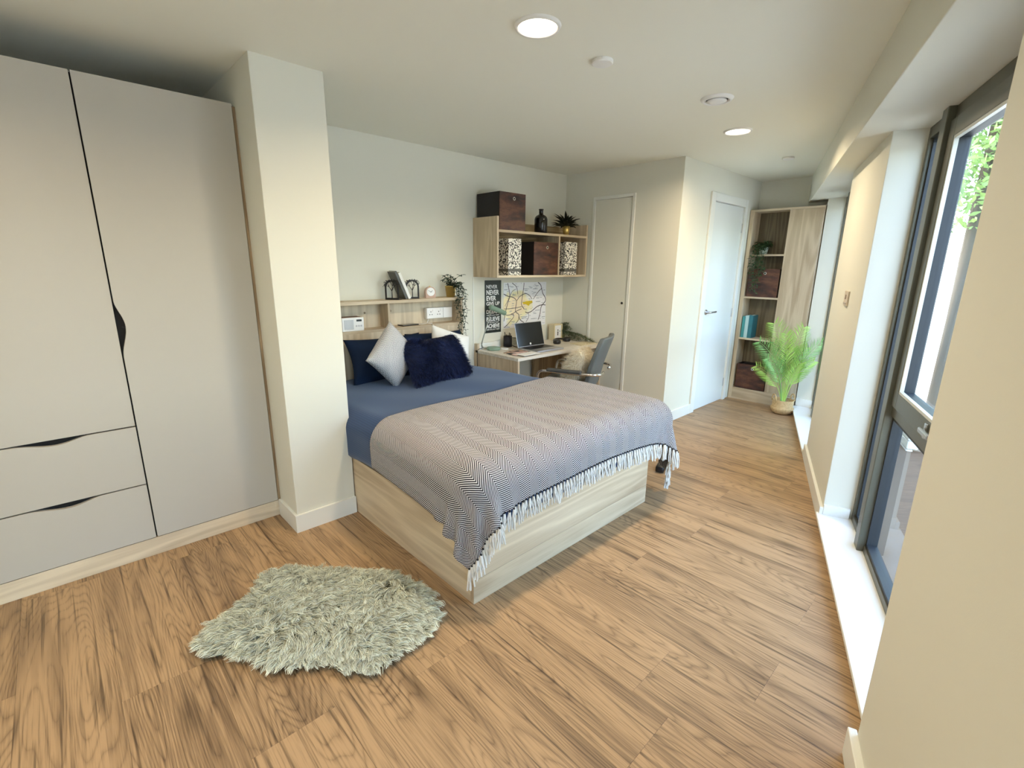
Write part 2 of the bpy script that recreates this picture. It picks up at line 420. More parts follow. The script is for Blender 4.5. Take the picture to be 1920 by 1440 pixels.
leaf = obj('door_leaf', B(DX0, DX1, YD+.004, YD+.044, .006, DZ, .002, md), door_paint, d)
bm = BM()
lathe(bm, [(0, 0), (.024, 0), (.024, .008), (.01, .009), (.01, .04), (0, .04)], 20, M=Matrix.Translation((DX0+.07-DX1, .004, .985)) @ Matrix.Rotation(pi/2, 4, 'X'))
tube(bm, round_poly([(DX0+.07-DX1, -.032, .985), (DX0+.07-DX1, -.045, .985), (DX0+.19-DX1, -.045, .985)], .01), .009, 10)
obj('door_handle', bm, steel, leaf, smooth=True)
for hz in (1.79, .95, .2):
    obj('hinge', B(-.008, .012, -.006, .006, hz-.045, hz+.045, .002), steel, leaf)
d2 = thing('door_2', None, None, (XN, CY0, 0), kind='structure')
md = L(XN, CY0)
bm = BM()
for a, b, c, e in ((CY0-.03, CY0-.003, 0, CZ+.03), (CY1+.003, CY1+.03, 0, CZ+.03), (CY0-.003, CY1+.003, CZ+.003, CZ+.03)): box(bm, XN-.008, XN+.06, a, b, c, e, .002, md)
obj('door_frame', bm, white_paint, d2)
leaf2 = obj('door_leaf', B(XN+.002, XN+.03, CY0, CY1, .02, CZ, .0015, md), paint, d2)
bm = lathe(BM(), [(0, 0), (.011, 0), (.011, .006), (.004, .007), (0, .004)], 16, M=Matrix.Translation((.002, .045, 1.07)) @ Matrix.Rotation(-pi/2, 4, 'Y'))
obj('lock', bm, black_plastic, leaf2)

# ---------------------------------------------------------------- downlights and ceiling fittings
def downlight(x, y, r, label):
    t = thing('downlight', label, 'light', (x, y, CE), group='recessed downlights in the ceiling')
    obj('trim_ring', lathe(BM(), [(r*.86, -.002), (r*.9, -.010), (r*1.0, -.010), (r*1.06, -.001), (r*1.06, .0)], 40), white_plastic, t, smooth=True)
    obj('diffuser', lathe(BM(), [(0, -.007), (r*.7, -.007), (r*.88, -.004)], 40), lamp_glow, t, smooth=True)
    la = bpy.data.lights.new('downlight_lamp', 'AREA'); la.shape = 'DISK'; la.size = r*1.7; la.energy = DOWNLIGHT_W; la.color = DOWNLIGHT_COL; la.spread = radians(160)
    lo = bpy.data.objects.new('downlight_lamp', la); C.objects.link(lo); lo.parent = t; lo.location = (0, 0, -.013)
    return t
downlight(1.470, 1.422, .083, 'large lit round downlight nearest the camera, above the foot of the bed')
downlight(3.405, 1.460, .083, 'smaller-looking lit round downlight further away, towards the door')
downlight(-.465, 1.390, .083, 'lit round downlight out of view in front of the wardrobe')
def disc(x, y, r, label, nm='ceiling_cover'):
    o = obj(nm, lathe(BM(), [(0, -.016), (r*.9, -.016), (r, -.013), (r, -.002), (r*.96, -.002), (r*.96, 0)], 36), white_plastic, None, (x, y, CE), smooth=False)
    return tag(o, label, 'cover', group='round cover discs on the ceiling')
disc(1.892, 1.434, .046, 'plain white round cover disc on the ceiling beside the nearer lit downlight')
disc(4.462, 1.482, .043, 'plain white round cover disc furthest along the ceiling near the bookcase')
v = thing('ceiling_vent', 'round white ceiling air valve with a dark ring gap, between the two lit downlights', 'vent', (2.713, 1.293, CE))
obj('vent_rim', lathe(BM(), [(.058, -.001), (.060, -.012), (.070, -.014), (.080, -.006), (.083, 0)], 40), white_plastic, v, smooth=True)
obj('vent_throat', lathe(BM(), [(0, -.001), (.059, -.001)], 40), black_matt, v)
obj('vent_disc', lathe(BM(), [(0, -.020), (.03, -.020), (.050, -.014), (.048, -.008), (0, -.008)], 40), white_plastic, v, smooth=True)

# ---------------------------------------------------------------- wardrobe
wx, wy = .18, 2.69
w = thing('wardrobe', 'tall beige wardrobe with scooped black finger pulls and two drawers, left of the column', 'wardrobe', (wx, wy, 0))
def wl(x): return x-wx
wt = 2.117
obj('carcass', B(wl(-.42), wl(.752), .022, .595, .02, wt-.004), gap_shade, w)
obj('top_panel', B(wl(-.42), wl(.752), .02, .595, wt-.004, wt), cashmere, w)
obj('plinth', B(wl(-.42), wl(.756), .004, .03, 0, .090, .001), oak['x'], w)
obj('filler_strip', B(wl(.744), wl(.7565), .006, .05, .09, wt-.01), wood('filler_oak', srgb(120, 98, 70), srgb(170, 146, 112), 'z'), w)
def scoop(n=20): return [(i/n, .5-.5*cos(2*pi*(i/n)**.85)) for i in range(n+1)]
o_ = [(wl(.741), .0945), (wl(.741), wt), (wl(.1835), wt)]
o_ += [(wl(.1835+.026*b), 1.23-.25*a) for a, b in scoop()]
o_ += [(wl(.1835), .0945)]
obj('door', prism(BM(), o_, 0, .019), cashmere, w)
obj('door', B(wl(-.3955), wl(.1775), 0, .019, .6665, wt, .0008), cashmere, w)
for z0, z1 in ((.3775, .6605), (.0945, .3715)):
    o_ = [(wl(.1775), z0), (wl(.1775), z1)] + [(wl(.015-.25*a), z1-.021*b) for a, b in scoop()] + [(wl(-.3955), z1), (wl(-.3955), z0)]
    obj('drawer_front', prism(BM(), o_, 0, .019), cashmere, w)

# ---------------------------------------------------------------- bed
bx0, bx1, by0, by1 = 1.087, 2.44, 1.357, 3.128
bed = thing('bed', 'double bed base of pale oak boards standing against the headboard', 'bed', (bx0, by0, 0))
mb = L(bx0, by0)
obj('side_panel', B(bx0, bx0+.022, by0+.022, by1, 0, .335, .0012, mb), oak['y'], bed)
obj('side_panel', B(bx1-.022, bx1, by0+.022, by1, 0, .335, .0012, mb), oak['y'], bed)
obj('foot_panel', B(bx0, bx1, by0, by0+.022, .112, .335, .0012, mb), oak['x'], bed)
obj('foot_rail', B(bx0, bx1, by0, by0+.022, 0, .1105, .0012, mb), oak['x'], bed)
obj('bed_deck', B(bx0+.022, bx1-.022, by0+.022, by1, .30, .33, 0, mb), oak['y'], bed)
cloth_white = plain('mattress_ticking', srgb(225, 225, 222), .8, bump=.1)
obj('mattress', B(bx0+.03, bx1-.03, by0+.03, by1-.005, .333, .53, .04, mb), cloth_white, bed)

def navy_quilt():
    t = NT('navy_quilt'); uvn = t.n('UVMap'); sep = t.n('SeparateXYZ'); t.l(uvn.outputs[0], sep.inputs[0])
    x = sep.outputs[0]
    ln = t.math('ABSOLUTE', t.math('SINE', t.math('MULTIPLY', x, pi/.0125)))
    ln = t.math('POWER', ln, .45)
    tc = t.n('TexCoord'); nz = t.n('TexNoise', i_Scale=420.0, i_Detail=2.0); t.l(tc.outputs['Object'], nz.inputs['Vector'])
    hh = t.math('ADD', ln, t.math('MULTIPLY', nz.outputs[0], .35))
    t.l(t.mix(ln, srgb(18, 42, 78), srgb(30, 62, 104)), t.p.inputs['Base Color'])
    t.p.inputs['Roughness'].default_value = .85; t.p.inputs['Specular IOR Level'].default_value = .2
    t.p.inputs['Sheen Weight'].default_value = .25
    t.bump(hh, .28, .002); return t.m
def navy_cotton():
    return plain('navy_cotton', srgb(20, 36, 60), .9, bump=.15, bscale=300, spec=.2)

# duvet: rounded slab hanging over both sides and the foot
dz, dr = .615, .11
dxl, dyf, dyh = 1.055, 1.315, 3.118
def dxr(y): return 2.465+(3.1-y)*.11
def duvet_top(x, y):
    return dz+.012*sin(5*x+1)*sin(4*y)+.006*sin(11*x)*cos(9*y+1)
def drape_path(e, hang):
    """excess length e past the flat -> (outward offset, drop)"""
    q = dr*pi/2
    if e <= 0: return e, 0
    if e < q: a = e/dr; return dr*sin(a), dr*(1-cos(a))
    e -= q
    st = max(hang-dr, .01)
    if e < st: return dr, dr+e
    e -= st; rr = .03; a = min(e/rr, pi*.9)
    return dr-rr*(1-cos(a)), dr+st+rr*sin(a)
def hang_left(y): return .255-.06*(2.5-y)/1.0 if y < 2.5 else .255
nu, nv = 90, 84
V = []; U = []
for j in range(nv+1):
    yy = dyf-.30+(dyh-(dyf-.30))*j/nv
    for i in range(nu+1):
        ycl = max(yy, dyf+dr); xr = dxr(ycl)
        f0, f1 = dxl-.33, xr+.30
        xx = f0+(f1-f0)*i/nu
        ex = (dxl+dr)-xx if xx < dxl+dr else (xx-(xr-dr) if xx > xr-dr else 0)
        sx = -1 if xx < dxl+dr else 1
        ey = (dyf+dr)-yy if yy < dyf+dr else 0
        e = math.hypot(ex, ey)
        if e > 0:
            out, drop = drape_path(e, hang_left(yy) if sx < 0 else .24)
            px = (dxl+dr if sx < 0 else xr-dr) if ex > 0 else xx
            px += sx*out*ex/e; py = ycl-out*ey/e
            fade = min(1, max(0, 1-drop/.1))
            bulge = .010*sin(7*yy+1.3)*min(1, drop/.15)
            V.append((px+sx*bulge*(ex > 0), py, duvet_top(px, py)*fade+dz*(1-fade)-drop))
        else:
            V.append((xx, yy, duvet_top(xx, yy)))
        U.append((xx, yy))
Fq = [(j*(nu+1)+i, j*(nu+1)+i+1, (j+1)*(nu+1)+i+1, (j+1)*(nu+1)+i) for j in range(nv) for i in range(nu)]
duv = pydata('duvet', V, Fq, navy_quilt(), None, smooth=True, uvs=U)
tag(duv, 'dark blue ribbed duvet cover spread over the bed and hanging down its left side', 'duvet')

# throw: cloth relaxed over the duvet and bed
def throw_mat():
    t = NT('herringbone_weave'); uvn = t.n('UVMap'); sep = t.n('SeparateXYZ'); t.l(uvn.outputs[0], sep.inputs[0])
    x, y = sep.outputs[0], sep.outputs[1]
    P, A, per = .110, .068, .0118
    tri = t.math('ABSOLUTE', t.math('SUBTRACT', t.math('FRACT', t.math('DIVIDE', x, P)), .5))
    ph = t.math('DIVIDE', t.math('ADD', y, t.math('MULTIPLY', tri, 2*A)), per)
    s = t.math('SINE', t.math('MULTIPLY', ph, 2*pi))
    k = t.ramp(t.math('MULTIPLY_ADD', s, .5, .5), [(.50, (0, 0, 0)), (.64, (1, 1, 1))])
    tc = t.n('TexCoord'); nz = t.n('TexNoise', i_Scale=700.0, i_Detail=1.0); t.l(tc.outputs['Object'], nz.inputs['Vector'])
    c = t.mix(k, srgb(30, 30, 38), srgb(212, 210, 213))
    t.l(c, t.p.inputs['Base Color']); t.p.inputs['Roughness'].default_value = .9; t.p.inputs['Specular IOR Level'].default_value = .15
    t.bump(t.math('ADD', t.math('MULTIPLY', k, .6), nz.outputs[0]), .35, .003); return t.m
NU, NV = 96, 66
BL, BR, FL, FR = np.array([.90, 2.13]), np.array([2.82, 2.27]), np.array([.85, 1.225]), np.array([2.92, 1.195])
uu, vv = np.meshgrid(np.linspace(0, 1, NU), np.linspace(0, 1, NV))   # v=0 back edge, v=1 fringe edge
uu3, vv3 = uu[..., None], vv[..., None]
flat = (BL*(1-uu3)+BR*uu3)*(1-vv3)+(FL*(1-uu3)+FR*uu3)*vv3
Pn = np.concatenate([flat, np.full(flat.shape[:2]+(1,), .0)], -1)
# start pose: analytic drape
def np_drape(P):
    x, y = P[..., 0], P[..., 1]
    r_ = dr+.008
    ycl = np.maximum(y, dyf+dr); xr = 2.465+(3.1-ycl)*.11
    ex = np.where(x < dxl+dr, dxl+dr-x, np.where(x > xr-dr, x-(xr-dr), 0)); sx = np.where(x < dxl+dr, -1, 1)
    ey = np.where(y < dyf+dr, dyf+dr-y, 0); e = np.hypot(ex, ey)+1e-9
    a = np.minimum(e/r_, pi/2); out = r_*np.sin(a)+.15*np.maximum(e-r_*pi/2, 0); drop = r_*(1-np.cos(a))+np.maximum(e-r_*pi/2, 0)*.985
    px = np.where(ex > 0, np.where(sx < 0, dxl+dr, xr-dr)+sx*out*ex/e, x); py = ycl-out*ey/e
    return np.stack([px, py, dz+.014-drop], -1)
X = np_drape(Pn); X += rng.normal(size=X.shape)*.0015
rest_h = np.linalg.norm(flat[:, 1:]-flat[:, :-1], axis=-1); rest_v = np.linalg.norm(flat[1:]-flat[:-1], axis=-1)
rest_d1 = np.linalg.norm(flat[1:, 1:]-flat[:-1, :-1], axis=-1); rest_d2 = np.linalg.norm(flat[1:, :-1]-flat[:-1, 1:], axis=-1)
rest_h2 = np.linalg.norm(flat[:, 2:]-flat[:, :-2], axis=-1); rest_v2 = np.linalg.norm(flat[2:]-flat[:-2], axis=-1)
def con(X, a, b, rest, k):
    d_ = X[b]-X[a]; l_ = np.linalg.norm(d_, axis=-1)+1e-9
    c_ = (d_*((l_-rest)/l_*.5*k)[..., None]); X[a] += c_; X[b] -= c_
sl = slice
def sets(n): return [(sl(0, n-1, 2), sl(1, n, 2)), (sl(1, n-1, 2), sl(2, n, 2))]
AL = sl(None)
def collide(X):
    # rounded duvet slab
    r_ = dr+.016
    y = X[..., 1]; xr = 2.465+(3.1-y)*.11
    lo = np.stack([np.full_like(y, dxl+dr), np.full_like(y, dyf+dr), np.full_like(y, .30)], -1)
    hi = np.stack([xr-dr, np.full_like(y, 4.), np.full_like(y, dz-dr)], -1)
    top = .012*np.sin(5*X[..., 0]+1)*np.sin(4*y)+.006*np.sin(11*X[..., 0])*np.cos(9*y+1)
    hi[..., 2] += top
    q = np.clip(X, lo, hi); d_ = X-q; l_ = np.linalg.norm(d_, axis=-1)
    # the slab's lower side (z < .33) is the bed base: do not round it
    inside = (l_ < r_) & (X[..., 2] > .34)
    n_ = np.where(l_[..., None] > 1e-6, d_/(l_[..., None]+1e-9), np.array([0, 0, 1.]))
    X[inside] = (q+n_*r_)[inside]
    b = .007
    for ax, side in ((0, -1), (1, -1), (0, 1)):
        lim = {(0, -1): bx0-b, (1, -1): by0-b, (0, 1): bx1+b}[(ax, side)]
        m_ = (X[..., 2] < .345) & (X[..., 0] > bx0-b) & (X[..., 0] < bx1+b) & (X[..., 1] > by0-b)
        dist = (X[..., ax]-lim)*side
        m_ &= (dist < 0) & (dist > -.09)
        X[..., ax] = np.where(m_, lim, X[..., ax])
    X[..., 2] = np.maximum(X[..., 2], .006)
Xp = X.copy()
for it in range(190):
    vel = (X-Xp)*.93; Xp = X.copy(); X = X+vel; X[..., 2] -= .0006
    for _ in range(3):
        for a, b in sets(NU): con(X, (AL, a), (AL, b), rest_h[:, a], 1)
        for a, b in sets(NV): con(X, (a, AL), (b, AL), rest_v[a, :], 1)
        for a, b in sets(NV):
            for c_, e_ in sets(NU): con(X, (a, c_), (b, e_), rest_d1[a, c_], .35); con(X, (a, e_), (b, c_), rest_d2[a, c_], .35)
        for s0 in range(4):
            a = sl(s0, NU-2, 4); b = sl(s0+2, NU, 4); n_ = len(range(*a.indices(NU))); con(X, (AL, a), (AL, b), rest_h2[:, s0::4][:, :n_], .22)
            a = sl(s0, NV-2, 4); b = sl(s0+2, NV, 4); n_ = len(range(*a.indices(NV))); con(X, (a, AL), (b, AL), rest_v2[s0::4][:n_], .22)
    collide(X)
    fr = (X[..., 2] > dz-.06)                 # friction on the flat top
    Xp[fr] = X[fr]*.9+Xp[fr]*.1
Fq = [(j*NU+i, j*NU+i+1, (j+1)*NU+i+1, (j+1)*NU+i) for j in range(NV-1) for i in range(NU-1)]
throw = thing('throw_blanket', 'black and white herringbone throw with a white fringe, spread over the foot of the bed', 'blanket', tuple(X[0, 0]))
org = np.array(throw.location)
UVt = np.stack([uu*2.0, vv*1.15], -1)
fab = pydata('woven_cloth', (X-org).reshape(-1, 3), Fq, throw_mat(), throw, smooth=True, uvs=UVt.reshape(-1, 2))
md_ = fab.modifiers.new('smooth', 'SUBSURF'); md_.levels = 1; md_.render_levels = 1
md_ = fab.modifiers.new('thick', 'SOLIDIFY'); md_.thickness = .004; md_.offset = 0
# hem and fringe
tassel_white = plain('tassel_cotton', srgb(226, 226, 222), .95, bump=.3, bscale=250, spec=.1)
knot_dark = plain('tassel_knot', (.02, .02, .025), .9)
tmesh = []
for k in range(6):
    bm = BM()
    Lt = .085+.03*rnd.random()
    lathe(bm, [(0, .004), (.0035, .003), (.0042, -.001), (.003, -.006), (0, -.007)], 7, mi=1)
    for q in range(3):
        a = q*2.1+k; sw = .006
        tube(bm, [(0, 0, -.004), (sw*cos(a), sw*sin(a), -.03), (sw*1.1*cos(a+.9)+.004*rnd.uniform(-1, 1), sw*sin(a+.9), -.06), (sw*1.3*cos(a+1.6)+.006*rnd.uniform(-1, 1), sw*1.3*sin(a+1.6), -Lt)], .0046, 5, taper=.7)
    me = bpy.data.meshes.new('tassel'); bm.to_mesh(me); bm.free(); me.materials.append(tassel_white); me.materials.append(knot_dark); tmesh.append(me)
hem = X[-1]; nT = 92
seglen = np.concatenate([[0], np.cumsum(np.linalg.norm(hem[1:]-hem[:-1], axis=1))])
for k in range(nT):
    s_ = seglen[-1]*(k+.5)/nT
    p = np.array([np.interp(s_, seglen, hem[:, a]) for a in range(3)])
    t_ = np.array([np.interp(min(s_+.02, seglen[-1]), seglen, hem[:, a]) for a in range(3)])-np.array([np.interp(max(s_-.02, 0), seglen, hem[:, a]) for a in range(3)])
    outw = np.array([t_[1], -t_[0], 0]); outw /= np.linalg.norm(outw)+1e-9
    o = bpy.data.objects.new('tassel', tmesh[k % 6]); C.objects.link(o); o.parent = throw
    p = p+outw*.004; o.location = p-org
    o.rotation_euler = (rnd.uniform(-.12, .12), rnd.uniform(-.12, .12), rnd.uniform(0, 6.28))
    o.scale = (1, 1, min(1, max(.25, (p[2]-.012)/.12)))

# ---------------------------------------------------------------- pillows and cushions
def pillow_mesh(w_, h_, t_, n=28, pinch=.09, wr=.0):
    V = []; U = []; Fc = []
    for sgn in (1, -1):
        base = len(V)
        for j in range(n+1):
            for i in range(n+1):
                a, b = -1+2*i/n, -1+2*j/n
                x = w_/2*a*(1-pinch*(1-b*b)*abs(a)); z = h_/2*b*(1-pinch*(1-a*a)*abs(b))
                th = max(0, (1-abs(a)**3.2)*(1-abs(b)**3.2))**.55
                y = sgn*(t_/2*th+wr*th*sin(9*a+3*b+sgn)*sin(7*b+a*2))
                V.append((x, y, z)); U.append((x, z))
        for j in range(n):
            for i in range(n):
                q = [base+j*(n+1)+i, base+j*(n+1)+i+1, base+(j+1)*(n+1)+i+1, base+(j+1)*(n+1)+i]
                Fc.append(q if sgn < 0 else q[::-1])
    return np.array(V), np.array(Fc), np.array(U)
def oriented(center, width_dir, lean_up):
    xw = Vector(width_dir).normalized(); zz = Vector(lean_up); zz = (zz-xw*zz.dot(xw)).normalized(); yy = zz.cross(xw)
    m = Matrix((xw, yy, zz)).transposed().to_4x4(); m.translation = Vector(center); return m
def pillow(name, label, cat, m4, w_, h_, t_, mat, pinch=.09, wr=.004, group=None, child=None):
    V, Fc, U = pillow_mesh(w_, h_, t_, pinch=pinch, wr=wr)
    me_o = pydata(name if not child else child, V, Fc, mat, None, smooth=True, uvs=U)
    bm = BM(); bm.from_mesh(me_o.data); bmesh.ops.remove_doubles(bm, verts=bm.verts, dist=.0008); bm.to_mesh(me_o.data); bm.free()
    if child:
        t = thing(name, label, cat, group=group); t.matrix_world = m4; me_o.parent = t; return t
    me_o.matrix_world = m4; return tag(me_o, label, cat, group)
nav = navy_cotton()
pillow('pillow', 'dark navy pillow at the left leaning against the headboard, mostly behind the herringbone cushion', 'pillow',
       oriented((1.665, 3.03, .745), (1, 0, .0), (0, .35, 1)), .60, .33, .13, nav, .10)
pillow('pillow', 'dark navy pillow behind the blue fur cushion, its top edge just showing', 'pillow',
       oriented((2.10, 3.03, .74), (1, 0, -.02), (0, .42, 1)), .52, .33, .13, nav, .05)
def chevron_mat():
    t = NT('grey_chevron'); uvn = t.n('UVMap'); sep = t.n('SeparateXYZ'); t.l(uvn.outputs[0], sep.inputs[0])
    x, y = sep.outputs[0], sep.outputs[1]
    tri = t.math('ABSOLUTE', t.math('SUBTRACT', t.math('FRACT', t.math('DIVIDE', x, .030)), .5))
    s = t.math('SINE', t.math('MULTIPLY', t.math('ADD', y, t.math('MULTIPLY', tri, .036)), 2*pi/.0085))
    k = t.ramp(t.math('MULTIPLY_ADD', s, .5, .5), [(.30, (0, 0, 0)), (.5, (1, 1, 1))])
    t.l(t.mix(k, srgb(70, 74, 92), srgb(226, 224, 220)), t.p.inputs['Base Color']); t.p.inputs['Roughness'].default_value = .9
    t.bump(k, .25, .002); return t.m
pillow('cushion', 'grey and white chevron cushion standing on its corner, leftmost of the cushions', 'cushion',
       oriented((1.585, 2.815, .805), (.64, .10, -.66), (.62, .22, .74)), .33, .33, .13, chevron_mat(), .06)
pillow('cushion', 'plain white cushion mostly hidden behind the right side of the blue fur cushion', 'cushion',
       oriented((2.12, 2.90, .765), (.93, -.05, -.32), (.25, .38, .9)), .36, .34, .12, plain('white_linen', srgb(226, 226, 222), .9, bump=.2), .08)
m4 = oriented((1.868, 2.725, .765), (1, .02, .035), (.0, .62, .75))
fc = pillow('fur_cushion', 'navy blue long-haired faux fur cushion lying in front of the other cushions', 'cushion', m4, .48, .33, .13, plain('navy_fur_base', (.006, .010, .035), .9), .05, child='cushion_body')
V, Fc, U = pillow_mesh(.48, .33, .13, pinch=.05)
tri_c = V[Fc].mean(1); nrmv = np.cross(V[Fc[:, 1]]-V[Fc[:, 0]], V[Fc[:, 2]]-V[Fc[:, 0]]); ar = np.linalg.norm(nrmv, axis=1)
NF = 30000
pk = rng.choice(len(Fc), NF, p=ar/ar.sum()); bc = rng.random((NF, 2))
q4 = V[Fc[pk]]
Pf = (q4[:, 0]*((1-bc[:, :1])*(1-bc[:, 1:]))+q4[:, 1]*(bc[:, :1]*(1-bc[:, 1:]))+q4[:, 2]*(bc[:, :1]*bc[:, 1:])+q4[:, 3]*((1-bc[:, :1])*bc[:, 1:]))
Nf = nrmv[pk]/(ar[pk][:, None]+1e-12); Nf *= np.sign((Nf*Pf)[:, 1:2]+1e-9)
fl1 = np.stack([.35*np.sin(Pf[:, 2]*19+1)+.35*np.sin(Pf[:, 0]*27), np.zeros(len(Pf)), .4*np.cos(Pf[:, 0]*17+2)-.55], -1)
strands('fur', Pf, Nf*.42+fl1+rng.normal(size=Pf.shape)*.13, .024+.014*rng.random(len(Pf)), .0017, furmat('navy_fur', (.002, .003, .014), (.022, .038, .125), .38, .55), fc, curl=.16, droop=.12)

# ---------------------------------------------------------------- headboard with shelves
hx0, hx1, hy = 1.086, 2.425, 3.132
hb = thing('headboard', 'pale oak headboard with two open shelves behind the bed', 'headboard', (hx0, hy, 0)); mh = L(hx0, hy)
obj('front_panel', B(hx0, hx1, hy, hy+.02, 0, .925, .001, mh), oak['z'], hb)
obj('ledge', B(hx0, hx1, hy, YH-.02, .925, .945, .001, mh), oak['x'], hb)
obj('back_panel', B(hx0, hx1, YH-.035, YH-.005, .0, 1.123, .0, mh), oak['z'], hb)
obj('top_shelf', B(hx0, hx1+.004, hy-.006, YH-.002, 1.124, 1.146, .001, mh), oak['x'], hb)
obj('divider', B(1.742, 1.760, hy+.003, YH-.035, .945, 1.124, .001, mh), oak['z'], hb)
obj('side_panel', B(hx1-.02, hx1, hy+.003, YH-.035, 0.02, 1.124, .001, mh), oak['z'], hb)
obj('side_panel', B(hx0, hx0+.02, hy+.003, YH-.035, 0.02, 1.124, .001, mh), oak['z'], hb)
for x_, z_ in ((1.62, 1.055), (1.83, 1.058)):
    obj('screw_cap', lathe(BM(), [(0, .003), (.006, .003), (.008, 0)], 12, M=Matrix.Translation((x_-hx0, YH-.035-hy, z_)) @ Matrix.Rotation(pi/2, 4, 'X')), plain('screw_cap', srgb(150, 130, 105), .6), hb)
# sockets on its back panel
sk = thing('wall_socket', 'white double wall socket box inside the headboard shelf', 'socket', (2.25, YH-.037, 1.022))
obj('socket_box', B(-.125, .125, -.032, 0, -.043, .043, .003), white_plastic, sk)
obj('socket_plate', B(-.123, .033, -.039, -.032, -.042, .042, .003), white_plastic, sk)
obj('socket_plate', B(.037, .123, -.039, -.032, -.042, .042, .003), white_plastic, sk)
for cx in (-.085, -.01):
    for dx_, dz_ in ((0, .012), (-.011, -.01), (.011, -.01)):
        obj('socket_hole', B(cx+dx_-.003, cx+dx_+.003, -.0396, -.036, dz_-.004, dz_+.004), black_matt, sk)
    obj('rocker_switch', B(cx+.016, cx+.028, -.042, -.038, .012, .03, .001), white_plastic, sk)
# radio
rd = thing('radio', 'small white fronted radio with wooden sides on the headboard shelf at left', 'radio', (1.475, 3.20, .945), radians(-3))
obj('case', B(-.078, .078, -.055, .045, 0, .095, .010), wood('walnut', srgb(70, 44, 28), srgb(140, 96, 62), 'x'), rd)
obj('front_panel', B(-.078, .078, -.063, -.052, .0, .095, .009), white_plastic, rd)
obj('speaker_grille', B(-.064, .004, -.0645, -.060, .014, .080, .004), plain('grille_cloth', srgb(200, 204, 208), .9, bump=.4, bscale=900), rd)
obj('display', B(.024, .062, -.0645, -.060, .066, .080, .001), black_plastic, rd)
for k in range(3): obj('button', B(.018+.017*k, .030+.017*k, -.066, -.060, .03, .042, .002), plain('grey_button', (.6, .6, .62), .4), rd)
# phone and cable
ph = thing('phone', 'black phone lying flat on the headboard ledge', 'phone', (1.945, 3.20, .945), radians(5))
obj('phone_body', B(-.075, .075, -.036, .036, 0, .009, .003), black_plastic, ph)
obj('phone_screen', B(-.072, .072, -.033, .033, .0088, .0095, .0), plain('phone_glass', (.008, .008, .01), .08), ph)
cb = obj('charging_cable', tube(BM(), [(2.02, 3.20, .9485), (2.07, 3.19, .948), (2.12, 3.205, .948), (2.16, 3.19, .948), (2.14, 3.17, .948), (2.11, 3.19, .950), (2.13, 3.215, .955), (2.15, 3.225, .985)], .0022, 6), white_plastic, smooth=True)
tag(cb, 'thin white charging cable looped on the headboard ledge beside the phone', 'cable')
# arched bookends with a cut-out tree, two leaning books between them
def arch_plate(w_, h_, t_=.006):
    bm = BM(); hw = w_/2; zc = h_-hw
    out = [(-hw, 0)]+[(-hw*cos(a), zc+hw*sin(a)) for a in np.linspace(0, pi, 18)]+[(hw, 0)]
    b = .011; hi = hw-b
    inn = [(-hi, .014)]+[(-hi*cos(a), zc+hi*sin(a)) for a in np.linspace(0, pi, 18)]+[(hi, .014)]
    vs = {}
    for tag_, pts in (('o', out), ('i', inn)):
        for y_ in (0, t_): vs[tag_, y_] = [bm.verts.new((p, y_, q)) for p, q in pts]
    n = len(out)
    for i in range(n):
        j = (i+1) % n
        for y_ in (0, t_): bm.faces.new((vs['o', y_][i], vs['o', y_][j], vs['i', y_][j], vs['i', y_][i]))
        for g in 'oi': bm.faces.new((vs[g, 0][i], vs[g, 0][j], vs[g, t_][j], vs[g, t_][i]))
    return bm
def tree_bm(h_, w_, t_=.004):
    bm = BM(); r_ = random.Random(3)
    def br(p, a, l_, r0, dep):
        q = (p[0]+l_*sin(a), .003, p[2]+l_*cos(a)); tube(bm, [p, q], r0, 5, taper=.7)
        if dep == 0:
            for _ in range(3):
                c_ = (q[0]+r_.uniform(-.007, .007), .003, q[2]+r_.uniform(-.006, .007)); lathe(bm, [(0, -.003), (.004, 0), (0, .003)], 6, c=c_)
            return
        for da in (-.55, .05, .5): br(q, a+da+r_.uniform(-.12, .12), l_*.68, r0*.68, dep-1)
    br((0, .003, .010), 0, h_*.42, .0042, 3); return bm
def bookend(x_, y_, rz, label, h_=.142, w_=.105):
    t = thing('bookend', label, 'bookend', (x_, y_, 1.146), rz, group='arched tree bookends on the headboard')
    obj('arch', arch_plate(w_, h_), black_matt, t)
    obj('tree', tree_bm(h_*.9, w_*.8), black_matt, t)
    obj('foot', B(-w_/2, w_/2, 0, .06, 0, .003), black_matt, t)
    return t
bookend(1.800, 3.170, radians(-52), 'black arched tree bookend on the left of the leaning books')
bookend(1.985, 3.185, radians(-12), 'black arched tree bookend on the right, its white-backed tree seen from the front')
def book(name, label, m4, w_, t_, h_, cover, group=None, pages=None, ptag=None):
    """local: x thickness, y depth (spine at y=0), z height"""
    t = thing(name, label, 'book', group=group); t.matrix_world = m4
    bm = BM(); box(bm, 0, .0025, 0, w_, 0, h_, .0006); box(bm, t_-.0025, t_, 0, w_, 0, h_, .0006); box(bm, 0, t_, -.001, .002, 0, h_, .0006)
    obj('cover', bm, cover, t); obj('pages', B(.0026, t_-.0026, .003, w_-.004, .003, h_-.003), pages or plain('book_paper', srgb(232, 228, 214), .8), t)
    return t
grey_cover = plain('grey_photo_cover', srgb(86, 88, 84), .5, var=.8, bscale=90)
mA = Matrix.Translation((1.905, 3.150, 1.148)) @ Matrix.Rotation(radians(-4), 4, 'Z') @ Matrix.Rotation(radians(-23), 4, 'Y')
bk_w = book('book', 'grey photo-covered book leaning left on the headboard shelf', mA, .12, .018, .215, grey_cover)
mB = Matrix.Translation((1.926, 3.145, 1.148)) @ Matrix.Rotation(radians(-4), 4, 'Z') @ Matrix.Rotation(radians(-23), 4, 'Y')
